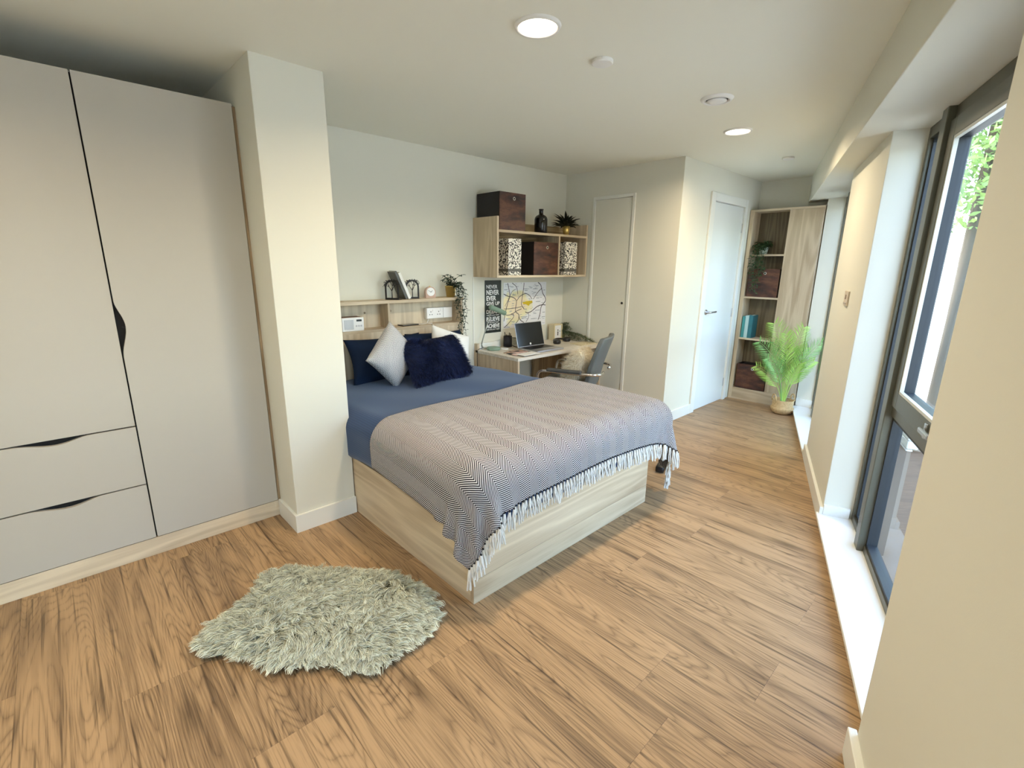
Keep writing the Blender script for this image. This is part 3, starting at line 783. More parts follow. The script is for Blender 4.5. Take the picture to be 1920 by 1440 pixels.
book('book', 'white-spined book leaning left against the grey book on the headboard', mB, .11, .022, .205, plain('white_cover', srgb(236, 236, 230), .5))
# clock
ck = thing('alarm_clock', 'small pink arched alarm clock with a white dial on the headboard', 'clock', (2.155, 3.205, 1.146), radians(-14))
hw = .040; zc = .047
arc = [(-hw, 0)]+[(-hw*cos(a), zc+hw*sin(a)) for a in np.linspace(0, pi, 20)]+[(hw, 0)]
obj('clock_body', prism(BM(), arc, -.02, .02), plain('blush_plastic', srgb(196, 164, 146), .45), ck)
obj('dial', lathe(BM(), [(0, .0225), (.031, .0225), (.033, .02)], 28, c=(0, 0, 0), M=Matrix.Translation((0, 0, .047)) @ Matrix.Rotation(pi/2, 4, 'X')), white_plastic, ck)
hm = Matrix.Translation((0, -.0245, .047))
obj('clock_hand', B(-.001, .001, -.0006, .0006, -.004, .018, 0, hm @ Matrix.Rotation(radians(52), 4, 'Y')), black_matt, ck)
obj('clock_hand', B(-.0009, .0009, -.0006, .0006, -.004, .025, 0, hm @ Matrix.Rotation(radians(-60), 4, 'Y')), black_matt, ck)
obj('clock_button', lathe(BM(), [(.006, .085), (.006, .092), (0, .094)], 12), gold, ck)

# ---------------------------------------------------------------- leaves
leafmats = {k: plain('leaf_'+k, c, .5, var=.35, bscale=60) for k, c in dict(dark=srgb(34, 56, 40), deep=srgb(16, 26, 18), grey=srgb(92, 104, 78), bright=srgb(150, 190, 70), mid=srgb(60, 88, 52)).items()}
def leaf(bm, p, d, L_, W_, up=None, fold=.25):
    d = Vector(d).normalized(); up = Vector(up or (0, 0, 1)); s = d.cross(up)
    if s.length < 1e-3: s = d.cross(Vector((1, 0, 0)))
    s.normalize(); n_ = s.cross(d)
    p = Vector(p); P = [p, p+d*L_*.35+s*W_/2+n_*W_*fold, p+d*L_*.72+s*W_*.33+n_*W_*fold*.4, p+d*L_-n_*L_*.12, p+d*L_*.72-s*W_*.33+n_*W_*fold*.4, p+d*L_*.35-s*W_/2+n_*W_*fold, p+d*L_*.4, p+d*L_*.72-n_*L_*.03]
    v = [bm.verts.new(q) for q in P]
    for f in ((0, 1, 6), (0, 6, 5), (1, 2, 7, 6), (6, 7, 4, 5), (2, 3, 7), (7, 3, 4)): bm.faces.new([v[i] for i in f])
def vine(parent, pts, mat, nleaf, L_, W_, seed, name='vine', spread=.9):
    r_ = random.Random(seed); bm = BM(); pts = [Vector(p) for p in pts]; tube(bm, pts, .0016, 5)
    for k in range(nleaf):
        t = k/nleaf*(len(pts)-1); i = min(int(t), len(pts)-2); p = pts[i].lerp(pts[i+1], t-i)
        a = k*2.4+r_.uniform(-.4, .4); dd_ = Vector((cos(a), sin(a), r_.uniform(-.7, .35)*spread))
        leaf(bm, p, dd_, L_*r_.uniform(.7, 1.15), W_*r_.uniform(.8, 1.15), up=(r_.uniform(-.3, .3), r_.uniform(-.3, .3), 1))
    return obj(name, bm, mat, parent)
# trailing plant on the headboard
tp = thing('trailing_plant', 'trailing dark green plant in a gold pot hanging over the end of the headboard', 'plant', (2.352, 3.20, 1.146))
obj('pot', lathe(BM(), [(0, 0), (.034, 0), (.044, .085), (.046, .085), (.046, .09), (.042, .09), (.038, .075), (0, .075)], 24), gold, tp, smooth=True)
for k in range(14):
    a = k*2.4; l_ = rnd.uniform(.06, .13); up_ = rnd.uniform(.01, .09)
    vine(tp, bez((0, 0, .08), (l_*.5*cos(a), l_*.4*sin(a)-.01, .10+up_), (l_*cos(a), l_*.6*sin(a)-.02, .09+up_), 5), leafmats['dark'], 9, .040, .015, k, 'sprig')
for k in range(9):
    fx = -.01+.012*k+rnd.uniform(-.01, .01); fy = -.085-.012*rnd.random(); dl = [.10, .20, .30, .42, .50, .46, .38, .30, .22][k]
    vine(tp, bez((0, -.02, .08), (fx*.8, fy, .13), (fx, fy, .02), 5)+[Vector((fx+.012*sin(q*1.7+k), fy+.006*cos(q*2+k), .02-dl*q/6)) for q in range(1, 7)], leafmats['dark'], int(14+44*dl), .034, .014, 40+k)

# ---------------------------------------------------------------- desk unit
kx0, kx1, ky, kz = 2.665, 3.852, 2.722, .664
dk = thing('desk', 'pale oak desk with a side panel standing between the bed and the cupboard wall', 'desk', (kx0, ky, 0)); mk = L(kx0, ky)
obj('worktop', B(kx0, kx1, ky, YH-.02, kz-.026, kz, .0015, mk), wood('worktop_oak', srgb(190, 184, 172), srgb(234, 230, 220), 'x', contrast=.25, rough=.4), dk)
obj('side_panel', B(kx0+.003, kx0+.025, ky+.004, YH-.02, 0, kz-.026, .001, mk), oak['z'], dk)
obj('back_post', B(kx0, kx0+.025, YH-.05, YH-.001, 0, kz+.055, .001, mk), oak['z'], dk)
obj('upstand', B(kx0+.025, kx0+.27, YH-.04, YH-.001, kz, kz+.055, .001, mk), white_paint, dk)
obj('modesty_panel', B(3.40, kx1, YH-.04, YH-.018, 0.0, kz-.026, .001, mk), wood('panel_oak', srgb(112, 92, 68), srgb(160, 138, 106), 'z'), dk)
obj('side_panel', B(kx1-.022, kx1-.001, ky+.03, YH-.042, 0, kz-.026, .001, mk), oak['z'], dk)
struct('trim_1', B(2.655, 2.664, YH-.006, YH, .66, 1.30), white_paint)
# lamp
lampgreen = plain('sage_enamel', srgb(126, 152, 134), .45)
lp = thing('desk_lamp', 'sage green desk lamp with bent stem and tilted bar head, left on the desk', 'lamp', (2.79, 3.165, kz))
obj('lamp_base', lathe(BM(), [(0, 0), (.058, 0), (.062, .004), (.062, .020), (.056, .026), (0, .026)], 36), lampgreen, lp, smooth=True)
obj('stem', tube(BM(), round_poly([(-.02, .05, .012), (-.065, .075, .014), (-.075, .08, .05), (.02, .045, .372)], .03), .0055, 8), plain('stem_grey', srgb(140, 146, 138), .4, .4), lp, smooth=True)
hd = Matrix.Translation((.075, .03, .347)) @ Matrix.Rotation(radians(20), 4, 'Y')
bm = lathe(BM(), [(0, -.098), (.02, -.095), (.022, -.088), (.022, .088), (.02, .095), (0, .098)], 20, M=hd @ Matrix.Rotation(pi/2, 4, 'Y'))
obj('lamp_head', bm, lampgreen, lp, smooth=True)
obj('lamp_cord', tube(BM(), round_poly([(-.066, .076, .012), (-.118, .075, .01), (-.133, .07, -.03), (-.136, .06, -.30)], .02), .003, 6), black_matt, lp, smooth=True)
# white disc on desk
tag(obj('coaster', lathe(BM(), [(0, 0), (.036, 0), (.038, .004), (.034, .007), (0, .006)], 28), white_plastic, None, (2.895, 3.135, kz)), 'flat white round coaster on the desk beside the lamp base', 'coaster')
# pen pot
pp = thing('pen_pot', 'black mesh pen pot on the desk below the motto poster', 'pot', (3.01, 3.215, kz))
obj('pot_body', lathe(BM(), [(0, 0), (.040, 0), (.040, .10), (.037, .10), (.037, .004), (0, .004)], 28), plain('black_mesh', (.02, .018, .022), .5, .3), pp, smooth=True)
for k, (a, h_) in enumerate(((0.3, .128), (2.2, .135), (3.6, .118), (5.0, .125))):
    obj('pen', tube(BM(), [(.012*cos(a), .012*sin(a), .006), (.03*cos(a), .03*sin(a), h_)], .004, 8), black_plastic, pp)
# brochures
def leaflet(x, y, rz, z, w_, h_, label, base, nm='brochure', t_=.004):
    o = obj(nm, B(-w_/2, w_/2, -h_/2, h_/2, 0, t_, .0005), base, None, (x, y, z), rz)
    return tag(o, label, 'brochure', group='brochures on the near corner of the desk')
def broch(name, a, b, sc): 
    t = NT(name); tc = t.n('TexCoord'); nz = t.n('TexNoise', i_Scale=sc, i_Detail=1.5); t.l(tc.outputs['Object'], nz.inputs['Vector'])
    t.l(t.ramp(nz.outputs[0], [(.46, a), (.54, b)]), t.p.inputs['Base Color']); t.p.inputs['Roughness'].default_value = .35; return t.m
leaflet(2.865, 2.945, radians(18), kz, .21, .15, 'dark brown printed brochure at the back of the pile on the desk corner', broch('brochure_brown', srgb(66, 40, 32), srgb(206, 176, 156), 16))
leaflet(2.83, 2.865, radians(-6), kz+.0045, .20, .13, 'pink and black printed brochure in the middle of the pile on the desk corner', broch('brochure_pink', srgb(224, 190, 184), srgb(52, 40, 40), 12))
leaflet(2.845, 2.785, radians(2), kz+.0095, .20, .10, 'white printed brochure lying on top at the front edge of the desk', plain('brochure_white', srgb(240, 240, 236), .4))
# laptop
lt = thing('laptop', 'open silver laptop with a dark screen on the desk', 'laptop', (3.135, 2.905, kz), radians(-1))
silver = plain('laptop_silver', (.45, .45, .46), .35, .7)
obj('laptop_base', B(-.172, .172, -.125, .125, 0, .017, .005), silver, lt)
obj('keyboard', B(-.155, .155, -.02, .105, .0172, .0185, .0005), black_plastic, lt)
obj('touchpad', B(-.055, .055, -.11, -.03, .0172, .0178, .0003), plain('touchpad_grey', (.3, .3, .31), .4), lt)
Ms = Matrix.Translation((0, .122, .016)) @ Matrix.Rotation(radians(-14), 4, 'X')
scr = obj('screen_lid', B(-.172, .172, 0, .008, 0, .222, .003, Ms), silver, lt)
obj('screen', B(-.167, .167, -.0012, .001, .006, .217, 0, Ms), plain('screen_black', (.006, .009, .012), .15), scr)
obj('logo_badge', lathe(BM(), [(0, .002), (.009, .002), (.010, 0)], 16, M=Ms @ Matrix.Translation((-.01, -.001, .024)) @ Matrix.Rotation(pi/2, 4, 'X')), white_plastic, scr)
# box frame with a print
fr = thing('box_frame', 'cream box frame with a small dark print standing on the desk beside the laptop', 'frame', (3.665, 3.205, kz), radians(-6))
obj('box_case', B(-.055, .055, -.035, .04, 0, .165, .003), plain('cream_box', srgb(222, 210, 178), .6), fr)
bm = BM(); box(bm, -.057, -.045, -.045, -.034, 0, .168, .001); box(bm, .045, .057, -.045, -.034, 0, .168, .001); box(bm, -.045, .045, -.045, -.034, 0, .014, .001); box(bm, -.045, .045, -.045, -.034, .154, .168, .001)
obj('frame_rim', bm, plain('gilt_rim', srgb(214, 200, 160), .5), fr)
obj('print', B(-.045, .045, -.0375, -.035, .014, .154), white_print, fr)
bm = BM()
for zz in (.105, .085, .072, .058): lathe(bm, [(0, .0016), (.006, .0012), (.0075, 0)], 10, M=Matrix.Translation((.002, -.0375, zz)) @ Matrix.Rotation(pi/2, 4, 'X'))
obj('dark_mark', bm, black_matt, fr)
# black headset
hs = thing('headphones', 'black headphones lying on the desk in front of the box frame', 'headphones', (3.60, 3.06, kz), radians(12))
obj('headband', tube(BM(), [(.10*cos(a)-.02, .055*sin(a)+.0, .018+.012*sin(a)) for a in np.linspace(.1, 2.8, 14)], .009, 8), black_plastic, hs, smooth=True)
for sx_ in (-.115, .085): obj('ear_cup', lathe(BM(), [(0, 0), (.03, 0), (.038, .01), (.038, .03), (.028, .04), (0, .042)], 22, M=Matrix.Translation((sx_, -.012, 0))), black_plastic, hs, smooth=True)
obj('desk_paper', B(-.12, .12, -.075, .075, 0, .006, .0006), wood('pale_board', srgb(196, 184, 150), srgb(226, 218, 190), 'x'), None, (3.70, 2.86, kz), radians(-3))
tag(bpy.data.objects['desk_paper'], 'pale cream paper pad on the right end of the desk', 'paper')
# laptop cable
tag(obj('laptop_cable', tube(BM(), [(3.06, 3.07, kz+.008), (3.03, 3.12, kz+.006), (3.06, 3.2, kz+.005), (3.05, 3.26, kz+.04), (3.10, 3.275, kz+.07), (3.18, 3.27, kz+.06)], .0035, 6), black_matt, smooth=True), 'black power cable curling behind the laptop on the desk', 'cable')
# feathery trailing plant in the desk corner
dp = thing('feathery_plant', 'grey-green feathery plant in a small pot spreading along the back corner of the desk', 'plant', (3.775, 3.205, kz))
obj('pot', lathe(BM(), [(0, 0), (.026, 0), (.034, .085), (.030, .085), (.026, .07), (0, .07)], 20), plain('olive_pot', srgb(150, 150, 104), .5), dp, smooth=True)
for k in range(22):
    a = rnd.uniform(-2.9, -.25); l_ = rnd.uniform(.05, .13); hh = rnd.uniform(.08, .20)
    vine(dp, bez((0, 0, .07), (.3*l_*cos(a), .3*l_*sin(a), hh+.03), (min(.06, l_*cos(a)), l_*sin(a), hh-.02), 4), leafmats['grey'], 22, .034, .009, 200+k, 'sprig')
for k in range(10):
    l_ = rnd.uniform(.12, .46); xo = rnd.uniform(-.03, .05)
    vine(dp, bez((0, 0, .07), (xo, -.4*l_, .11), (xo+.01, -l_, .012), 7), leafmats['grey'], 54, .036, .009, 260+k)

# posters under the shelf
def text_obj(body, size, x, z, parent, mat, y=-.0025, width=None, bold=.0, name='lettering', align='LEFT'):
    cu = bpy.data.curves.new(name, 'FONT'); cu.body = body; cu.size = size; cu.extrude = .0004; cu.offset = bold; cu.align_x = align
    to = bpy.data.objects.new('tmp_text', cu); C.objects.link(to); bpy.context.view_layer.update()
    me = bpy.data.meshes.new_from_object(to.evaluated_get(bpy.context.evaluated_depsgraph_get())); bpy.data.objects.remove(to)
    co = np.zeros(len(me.vertices)*3); me.vertices.foreach_get('co', co); co = co.reshape(-1, 3)
    x0_, x1_ = co[:, 0].min(), co[:, 0].max()
    sc = width/(x1_-x0_) if width else 1
    new = np.stack([(co[:, 0]-x0_)*sc+x, -co[:, 2]+y, co[:, 1]+z], -1); me.vertices.foreach_set('co', new.ravel())
    me.materials.clear(); me.update()
    return mesh_obj(name, me, mat, parent)
po = thing('motto_poster', 'black poster with white motto lettering on the wall above the desk, behind the lamp', 'poster', (2.792, YH-.001, .798))
PWd, PHt = .196, .472
obj('poster_sheet', B(0, PWd, -.003, 0, 0, PHt), plain('poster_black', srgb(40, 48, 46), .5), po)
for body, size, z, wd, bd in (('NEVER', .045, .400, .130, .0006), ('NEVER', .060, .345, .150, .0016), ('EVER', .056, .294, .115, .0016), ('GIVE UP', .046, .250, .158, .0006), ('DREAM', .046, .176, .150, .0008),
                              ('with all your mind', .017, .156, .150, .0002), ('BELIEVE', .052, .108, .160, .0014), ('with all your heart', .017, .090, .150, .0002), ('ACHIEVE', .052, .045, .160, .0014), ('with all your might', .017, .026, .160, .0002)):
    text_obj(body, size, .018, z, po, white_print, -.0032, wd, bd)
mp = thing('road_map', 'square white road map with yellow patches and dark roads on the wall above the laptop', 'map', (3.018, YH-.001, .822))
MW, MH = .580, .425
def map_mat():
    t = NT('map_sheet'); tc = t.n('TexCoord'); sp = t.n('SeparateXYZ'); t.l(tc.outputs['Object'], sp.inputs[0])
    nz = t.n('TexNoise', i_Scale=7.0, i_Detail=3.0); t.l(tc.outputs['Object'], nz.inputs['Vector'])
    dx_ = t.math('SUBTRACT', sp.outputs[0], .16); dz_ = t.math('SUBTRACT', sp.outputs[2], .20)
    d2_ = t.math('SQRT', t.math('ADD', t.math('MULTIPLY', dx_, dx_), t.math('MULTIPLY', dz_, dz_)))
    k = t.math('ADD', d2_, t.math('MULTIPLY_ADD', nz.outputs[0], .3, -.15))
    c = t.ramp(k, [(.08, srgb(238, 222, 190)), (.15, srgb(240, 232, 186)), (.20, srgb(240, 241, 244)), (.5, srgb(236, 239, 246))])
    vo = t.n('TexVoronoi', i_Scale=26.0); t.l(tc.outputs['Object'], vo.inputs['Vector'])
    t.l(t.mix(t.ramp(vo.outputs['Distance'], [(.10, (1, 1, 1)), (.14, (0, 0, 0))]), c, srgb(190, 196, 206)), t.p.inputs['Base Color']); t.p.inputs['Roughness'].default_value = .55; return t.m
obj('map_sheet', B(0, MW, -.003, 0, 0, MH), map_mat(), mp)
def road(pts, w_, name='road', mat=None):
    """pts in picture pixels of the 1440 px close-up of the map, mapped onto the sheet"""
    P = [Vector(((px-470)/810*MW, (940-py)/850*MH, 0)) for px, py in pts]
    Q = [P[0]]
    for i in range(len(P)-1):
        p0, p1, p2, p3 = P[max(i-1, 0)], P[i], P[i+1], P[min(i+2, len(P)-1)]
        for t in (.25, .5, .75, 1.0): Q.append(.5*((2*p1)+(p2-p0)*t+(2*p0-5*p1+4*p2-p3)*t*t+(3*p1-p0-3*p2+p3)*t**3))
    bm = BM(); rows = []
    for i, p in enumerate(Q):
        d_ = (Q[min(i+1, len(Q)-1)]-Q[max(i-1, 0)]).normalized(); s_ = Vector((-d_.y, d_.x, 0))*w_/2
        rows.append([bm.verts.new((min(max(q.x, 0), MW), -.0034, min(max(q.y, 0), MH))) for q in (p+s_, p-s_)])
    for a, b in zip(rows, rows[1:]): bm.faces.new((a[0], a[1], b[1], b[0]))
    return obj(name, bm, mat or plain('road_ink', (.035, .03, .045), .6) if mat else ROAD, mp)
ROAD = plain('road_ink', (.045, .035, .055), .6)
for pts, w_ in (([(1110, 95), (1165, 150), (1190, 235), (1215, 320), (1265, 400), (1270, 470), (1210, 540), (1180, 600), (1165, 720), (1130, 830)], .0085),
                ([(1275, 550), (1210, 540), (1120, 560), (1060, 600), (990, 655), (920, 675), (870, 655)], .0075), ([(470, 295), (560, 345), (640, 365), (700, 430), (690, 560), (690, 640), (745, 690), (770, 790), (850, 860)], .007),
                ([(620, 100), (690, 160), (715, 230), (725, 310)], .006), ([(840, 100), (830, 220), (815, 330), (800, 450), (800, 520), (850, 600)], .007), ([(540, 100), (560, 200), (580, 330), (540, 480), (495, 690), (480, 800)], .007),
                ([(710, 430), (770, 350), (870, 305), (950, 345), (1000, 420)], .006), ([(480, 570), (620, 572), (800, 550)], .005), ([(480, 640), (530, 690), (620, 680), (700, 630), (800, 590)], .006),
                ([(480, 920), (540, 870), (610, 790), (650, 740), (650, 690), (610, 670)], .006), ([(690, 870), (745, 790), (750, 700)], .006), ([(1180, 220), (1110, 290), (1060, 360), (1025, 420)], .006), ([(930, 680), (940, 760), (890, 850)], .005),
                ([(495, 520), (560, 390), (620, 260), (690, 215)], .004)):
    road(pts, w_)
YEL = plain('map_yellow', srgb(214, 186, 40), .6); GRN = plain('map_green', srgb(220, 224, 90), .6); LAB = plain('map_label_blur', srgb(140, 146, 160), .6)
bm = prism(BM(), [((x-470)/810*MW, (940-y)/850*MH) for x, y in ((815, 465), (830, 500), (880, 510), (940, 545), (955, 515), (1010, 490), (1005, 445), (900, 450))], -.0033, -.0030, 'y'); obj('yellow_patch', bm, YEL, mp)
bm = BM()
for x, y, l_ in ((1090, 160, 70), (1060, 220, 90), (1050, 290, 60), (870, 215, 70), (880, 245, 60), (1110, 400, 60), (1120, 470, 90), (1110, 640, 90), (1060, 700, 60), (1030, 800, 90), (1240, 780, 60), (1240, 690, 50), (850, 745, 130), (850, 770, 90), (560, 760, 90), (640, 820, 70), (560, 440, 50), (600, 620, 40), (640, 480, 40), (510, 220, 60), (620, 170, 50), (1240, 250, 40), (880, 600, 40), (540, 920, 90)):
    box(bm, (x-l_/2-470)/810*MW, (x+l_/2-470)/810*MW, -.0034, -.003, (935-y)/850*MH, (945-y)/850*MH)
r_ = random.Random(11)
for _ in range(70):
    x, y, l_ = r_.uniform(500, 1240), r_.uniform(110, 910), r_.uniform(18, 60)
    box(bm, (x-l_/2-470)/810*MW, (x+l_/2-470)/810*MW, -.0033, -.003, (937-y)/850*MH, (943-y)/850*MH)
obj('place_marks', bm, LAB, mp)

# ---------------------------------------------------------------- wall shelf unit above the desk
sx0, sx1, sy, sz0, szt = 2.663, 3.835, 2.980, 1.302, 1.785
ws = thing('wall_shelf', 'pale oak wall shelf unit with two compartments above the desk', 'shelf', (sx0, sy, sz0)); ms = L(sx0, sy, sz0)
obj('side_panel', B(sx0, sx0+.018, sy, YH-.002, sz0, szt, .001, ms), oak['z'], ws)
obj('side_panel', B(sx1-.018, sx1, sy, YH-.002, sz0, szt, .001, ms), oak['z'], ws)
obj('bottom_board', B(sx0+.018, sx1-.018, sy, YH-.002, sz0, sz0+.018, .001, ms), oak['x'], ws)
obj('top_board', B(sx0+.018, sx1-.018, sy, YH-.002, 1.663, 1.683, .001, ms), oak['x'], ws)
obj('divider', B(3.420, 3.436, sy, YH-.02, sz0+.018, 1.663, .001, ms), oak['z'], ws)
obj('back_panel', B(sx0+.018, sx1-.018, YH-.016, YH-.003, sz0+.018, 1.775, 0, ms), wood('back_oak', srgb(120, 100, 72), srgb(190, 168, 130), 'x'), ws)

def rust_mat():
    t = NT('rustic_brown'); tc = t.n('TexCoord'); oi = t.n('ObjectInfo'); va = t.n('VectorMath', operation='ADD'); t.l(tc.outputs['Object'], va.inputs[0]); t.l(oi.outputs['Random'], va.inputs[1])
    mpn = t.n('Mapping'); mpn.inputs['Scale'].default_value = (6, 6, 16); t.l(va.outputs[0], mpn.inputs[0])
    nz = t.n('TexNoise', i_Scale=1.0, i_Detail=5.0, i_Roughness=.62); t.l(mpn.outputs[0], nz.inputs['Vector'])
    t.l(t.ramp(nz.outputs[0], [(.32, srgb(26, 14, 11)), (.50, srgb(78, 42, 28)), (.62, srgb(104, 66, 42)), (.75, srgb(60, 34, 26))]), t.p.inputs['Base Color']); t.p.inputs['Roughness'].default_value = .42
    return t.m
rust = rust_mat(); box_shade = plain('box_side_shade', (.008, .007, .009), .6)  # box sides and inside near black: their shade is put into the colour
ring_m = plain('eyelet_metal', (.75, .72, .65), .25, .9)
def storage_box(x, y, z, w_, d_, h_, rz, label, lid=True):
    """front faces local -y"""
    t = thing('storage_box', label, 'box', (x, y, z), rz, group='rustic brown storage boxes')
    bm = BM(); tt = .008
    box(bm, -w_/2, -w_/2+tt, .006, d_, 0, h_, .001); box(bm, w_/2-tt, w_/2, .006, d_, 0, h_, .001); box(bm, -w_/2+tt, w_/2-tt, d_-tt, d_, 0, h_, .001); box(bm, -w_/2+tt, w_/2-tt, .006, d_-tt, 0, tt, .0)
    obj('box_body', bm, box_shade, t)
    obj('box_front', B(-w_/2, w_/2, 0, .006, 0, h_, .001), rust, t)
    obj('liner', B(-w_/2+tt, w_/2-tt, .006, d_-tt, h_-.03, h_-.02), box_shade, t)
    Mr = Matrix.Translation((.012, 0, h_-.045)) @ Matrix.Rotation(pi/2, 4, 'X')
    obj('eyelet', lathe(BM(), [(.0085, .0), (.0085, .003), (.0135, .003), (.0145, 0)], 22, M=Mr), ring_m, t)
    obj('eyelet_hole', lathe(BM(), [(0, .0006), (.0088, .0006)], 18, M=Mr), black_matt, t)
    return t
storage_box(2.842, 2.988, 1.683, .292, .285, .292, 0, 'rustic brown storage box on top of the wall shelf')
storage_box(3.262, 2.990, 1.320, .315, .28, .285, 0, 'rustic brown storage box inside the wall shelf between the spotted files')
# spotted magazine files
def spot_mat():
    t = NT('spotted_card'); tc = t.n('TexCoord'); oi = t.n('ObjectInfo')
    va = t.n('VectorMath', operation='ADD'); t.l(tc.outputs['Object'], va.inputs[0]); t.l(oi.outputs['Random'], va.inputs[1])
    nz = t.n('TexNoise', i_Scale=88.0, i_Detail=1.2, i_Roughness=.4); t.l(va.outputs[0], nz.inputs['Vector'])
    sp = t.n('SeparateXYZ'); t.l(tc.outputs['Object'], sp.inputs[0])
    band = t.math('MULTIPLY', t.math('GREATER_THAN', sp.outputs[2], .030), t.math('LESS_THAN', sp.outputs[2], .055))
    c = t.ramp(nz.outputs[0], [(.515, srgb(236, 232, 220)), (.545, srgb(28, 26, 26))])
    t.l(t.mix(band, c, srgb(92, 90, 84)), t.p.inputs['Base Color']); t.p.inputs['Roughness'].default_value = .5; return t.m
spot = spot_mat()
def spot_file(x, w_, label, z=1.320, h_=.300, d_=.20):
    t = thing('box_file', label, 'file', (x, 2.996, z), 0, group='black and white spotted box files')
    bm = BM(); box(bm, 0, .002, 0, d_, 0, h_, .0004); box(bm, w_-.002, w_, 0, d_, 0, h_, .0004); box(bm, 0.002, w_-.002, 0, .002, 0, h_, .0004); box(bm, .002, w_-.002, .002, d_, 0, .003)
    obj('file_case', bm, spot, t); obj('papers', B(.004, w_-.004, .008, d_-.005, .004, h_-.015), plain('file_paper', srgb(220, 216, 204), .8), t)
for k, (lb) in enumerate(('leftmost spotted box file in the left compartment of the wall shelf', 'middle spotted box file in the left compartment of the wall shelf', 'spotted box file touching the brown box in the left compartment of the wall shelf')):
    spot_file(2.803+.0505*k, .0495, lb)
for k, (lb) in enumerate(('spotted box file next to the divider in the right compartment of the wall shelf', 'middle spotted box file in the right compartment of the wall shelf', 'rightmost spotted box file in the right compartment of the wall shelf')):
    spot_file(3.528+.0585*k, .0575, lb)
tag(obj('bottle', lathe(BM(), [(0, 0), (.053, 0), (.058, .006), (.058, .118), (.054, .136), (.042, .150), (.022, .160), (.019, .166), (.019, .196), (.022, .198), (.022, .207), (.015, .207), (.014, .16), (0, .16)], 32), plain('black_glass', (.006, .006, .008), .08), None, (3.262, 3.065, 1.683), smooth=True), 'black glass bottle vase with a narrow neck on the wall shelf top', 'bottle')
sp_ = thing('potted_plant', 'dark leafy plant in a small gold pot on the wall shelf top', 'plant', (3.63, 3.08, 1.683))
obj('pot', lathe(BM(), [(0, 0), (.024, 0), (.037, .085), (.034, .085), (.030, .07), (0, .07)], 24), gold, sp_, smooth=True)
bm = BM()
for k in range(46):
    a = k*2.4; e_ = rnd.uniform(.15, 1.2); l_ = rnd.uniform(.10, .17)
    base = Vector((0, 0, .072)); dirv = Vector((cos(a)*cos(e_), sin(a)*cos(e_)*.8, sin(e_)*.75))
    leaf(bm, base+dirv*.01, dirv, l_, .034, fold=.3)
obj('foliage', bm, leafmats['deep'], sp_)

# ---------------------------------------------------------------- office chair
CHR = radians(24); chx, chy = 3.245, 2.645
leather = plain('grey_leather', srgb(92, 98, 98), .42, bump=.12, bscale=240)
ch = thing('office_chair', 'grey leather office chair with chrome armrests pulled up to the desk', 'chair', (chx, chy, 0), CHR)
obj('seat', B(-.24, .24, -.22, .23, .365, .425, .028), leather, ch, smooth=True)
bm = BM(); n = 14; V = []
prof = [(-.20, .36), (-.235, .46), (-.262, .58), (-.30, .70), (-.345, .83)]
bp = []
for t in np.linspace(0, 1, 15):
    k = t*(len(prof)-1); i = min(int(k), len(prof)-2); f_ = k-i
    bp.append((prof[i][0]*(1-f_)+prof[i+1][0]*f_, prof[i][1]*(1-f_)+prof[i+1][1]*f_))
def back_row(y_, z_, t, off):
    hw_ = (.215+.02*sin(pi*t))*(1-.10*max(0, (t-.85)/.15)**2)
    return [Vector((hw_*q, y_+off-.05*(1-q*q)*0+.035*(q*q)*.9, z_)) for q in np.linspace(-1, 1, 13)]
rows_f = [back_row(y_, z_, t, .022) for (y_, z_), t in zip(bp, np.linspace(0, 1, 15))]
rows_b = [back_row(y_, z_, t, -.022) for (y_, z_), t in zip(bp, np.linspace(0, 1, 15))]
vf = [[bm.verts.new(p) for p in r] for r in rows_f]; vb = [[bm.verts.new(p) for p in r] for r in rows_b]
for R_, flip in ((vf, 0), (vb, 1)):
    for a, b in zip(R_, R_[1:]):
        for i in range(12): bm.faces.new((a[i], a[i+1], b[i+1], b[i]) if not flip else (a[i], b[i], b[i+1], a[i+1]))
for a, b in ((vf[0], vb[0]), (vf[-1], vb[-1])):
    for i in range(12): bm.faces.new((a[i], a[i+1], b[i+1], b[i]))
for c_ in (0, 12):
    for j in range(14): bm.faces.new((vf[j][c_], vf[j+1][c_], vb[j+1][c_], vb[j][c_]))
bk = obj('backrest', bm, leather, ch); bv = bk.modifiers.new('b', 'BEVEL'); bv.width = .012; bv.segments = 3; bv.limit_method = 'ANGLE'
for s_ in (-1, 1):
    obj('arm_frame', tube(BM(), round_poly([(s_*.20, .16, .375), (s_*.275, .17, .375), (s_*.275, .22, .40), (s_*.275, .205, .535), (s_*.275, -.10, .53), (s_*.275, -.285, .535), (s_*.20, -.325, .53), (s_*.10, -.32, .53)], .05), .012, 10), chrome, ch, smooth=True)
    obj('arm_pad', B(s_*.275-.026, s_*.275+.026, -.17, .13, .533, .560, .010), plain('arm_pad_grey', (.06, .065, .065), .5), ch)
obj('gas_column', lathe(BM(), [(0, .08), (.028, .08), (.028, .22), (.018, .225), (.018, .36), (.06, .365), (0, .366)], 20), chrome, ch, smooth=True)
for k in range(5):
    a = 2*pi*k/5+.3; lg = obj('base_leg', tube(BM(), [(.02*cos(a), .02*sin(a), .11), (.15*cos(a), .15*sin(a), .095), (.26*cos(a), .26*sin(a), .07)], .017, 8, taper=.75), chrome, ch, smooth=True)
    obj('caster', lathe(BM(), [(0, -.012), (.022, -.012), (.026, 0), (.022, .012), (0, .012)], 18, M=Matrix.Translation((.26*cos(a), .26*sin(a), .026)) @ Matrix.Rotation(a+pi/2, 4, 'Z') @ Matrix.Rotation(pi/2, 4, 'X')), black_plastic, lg)
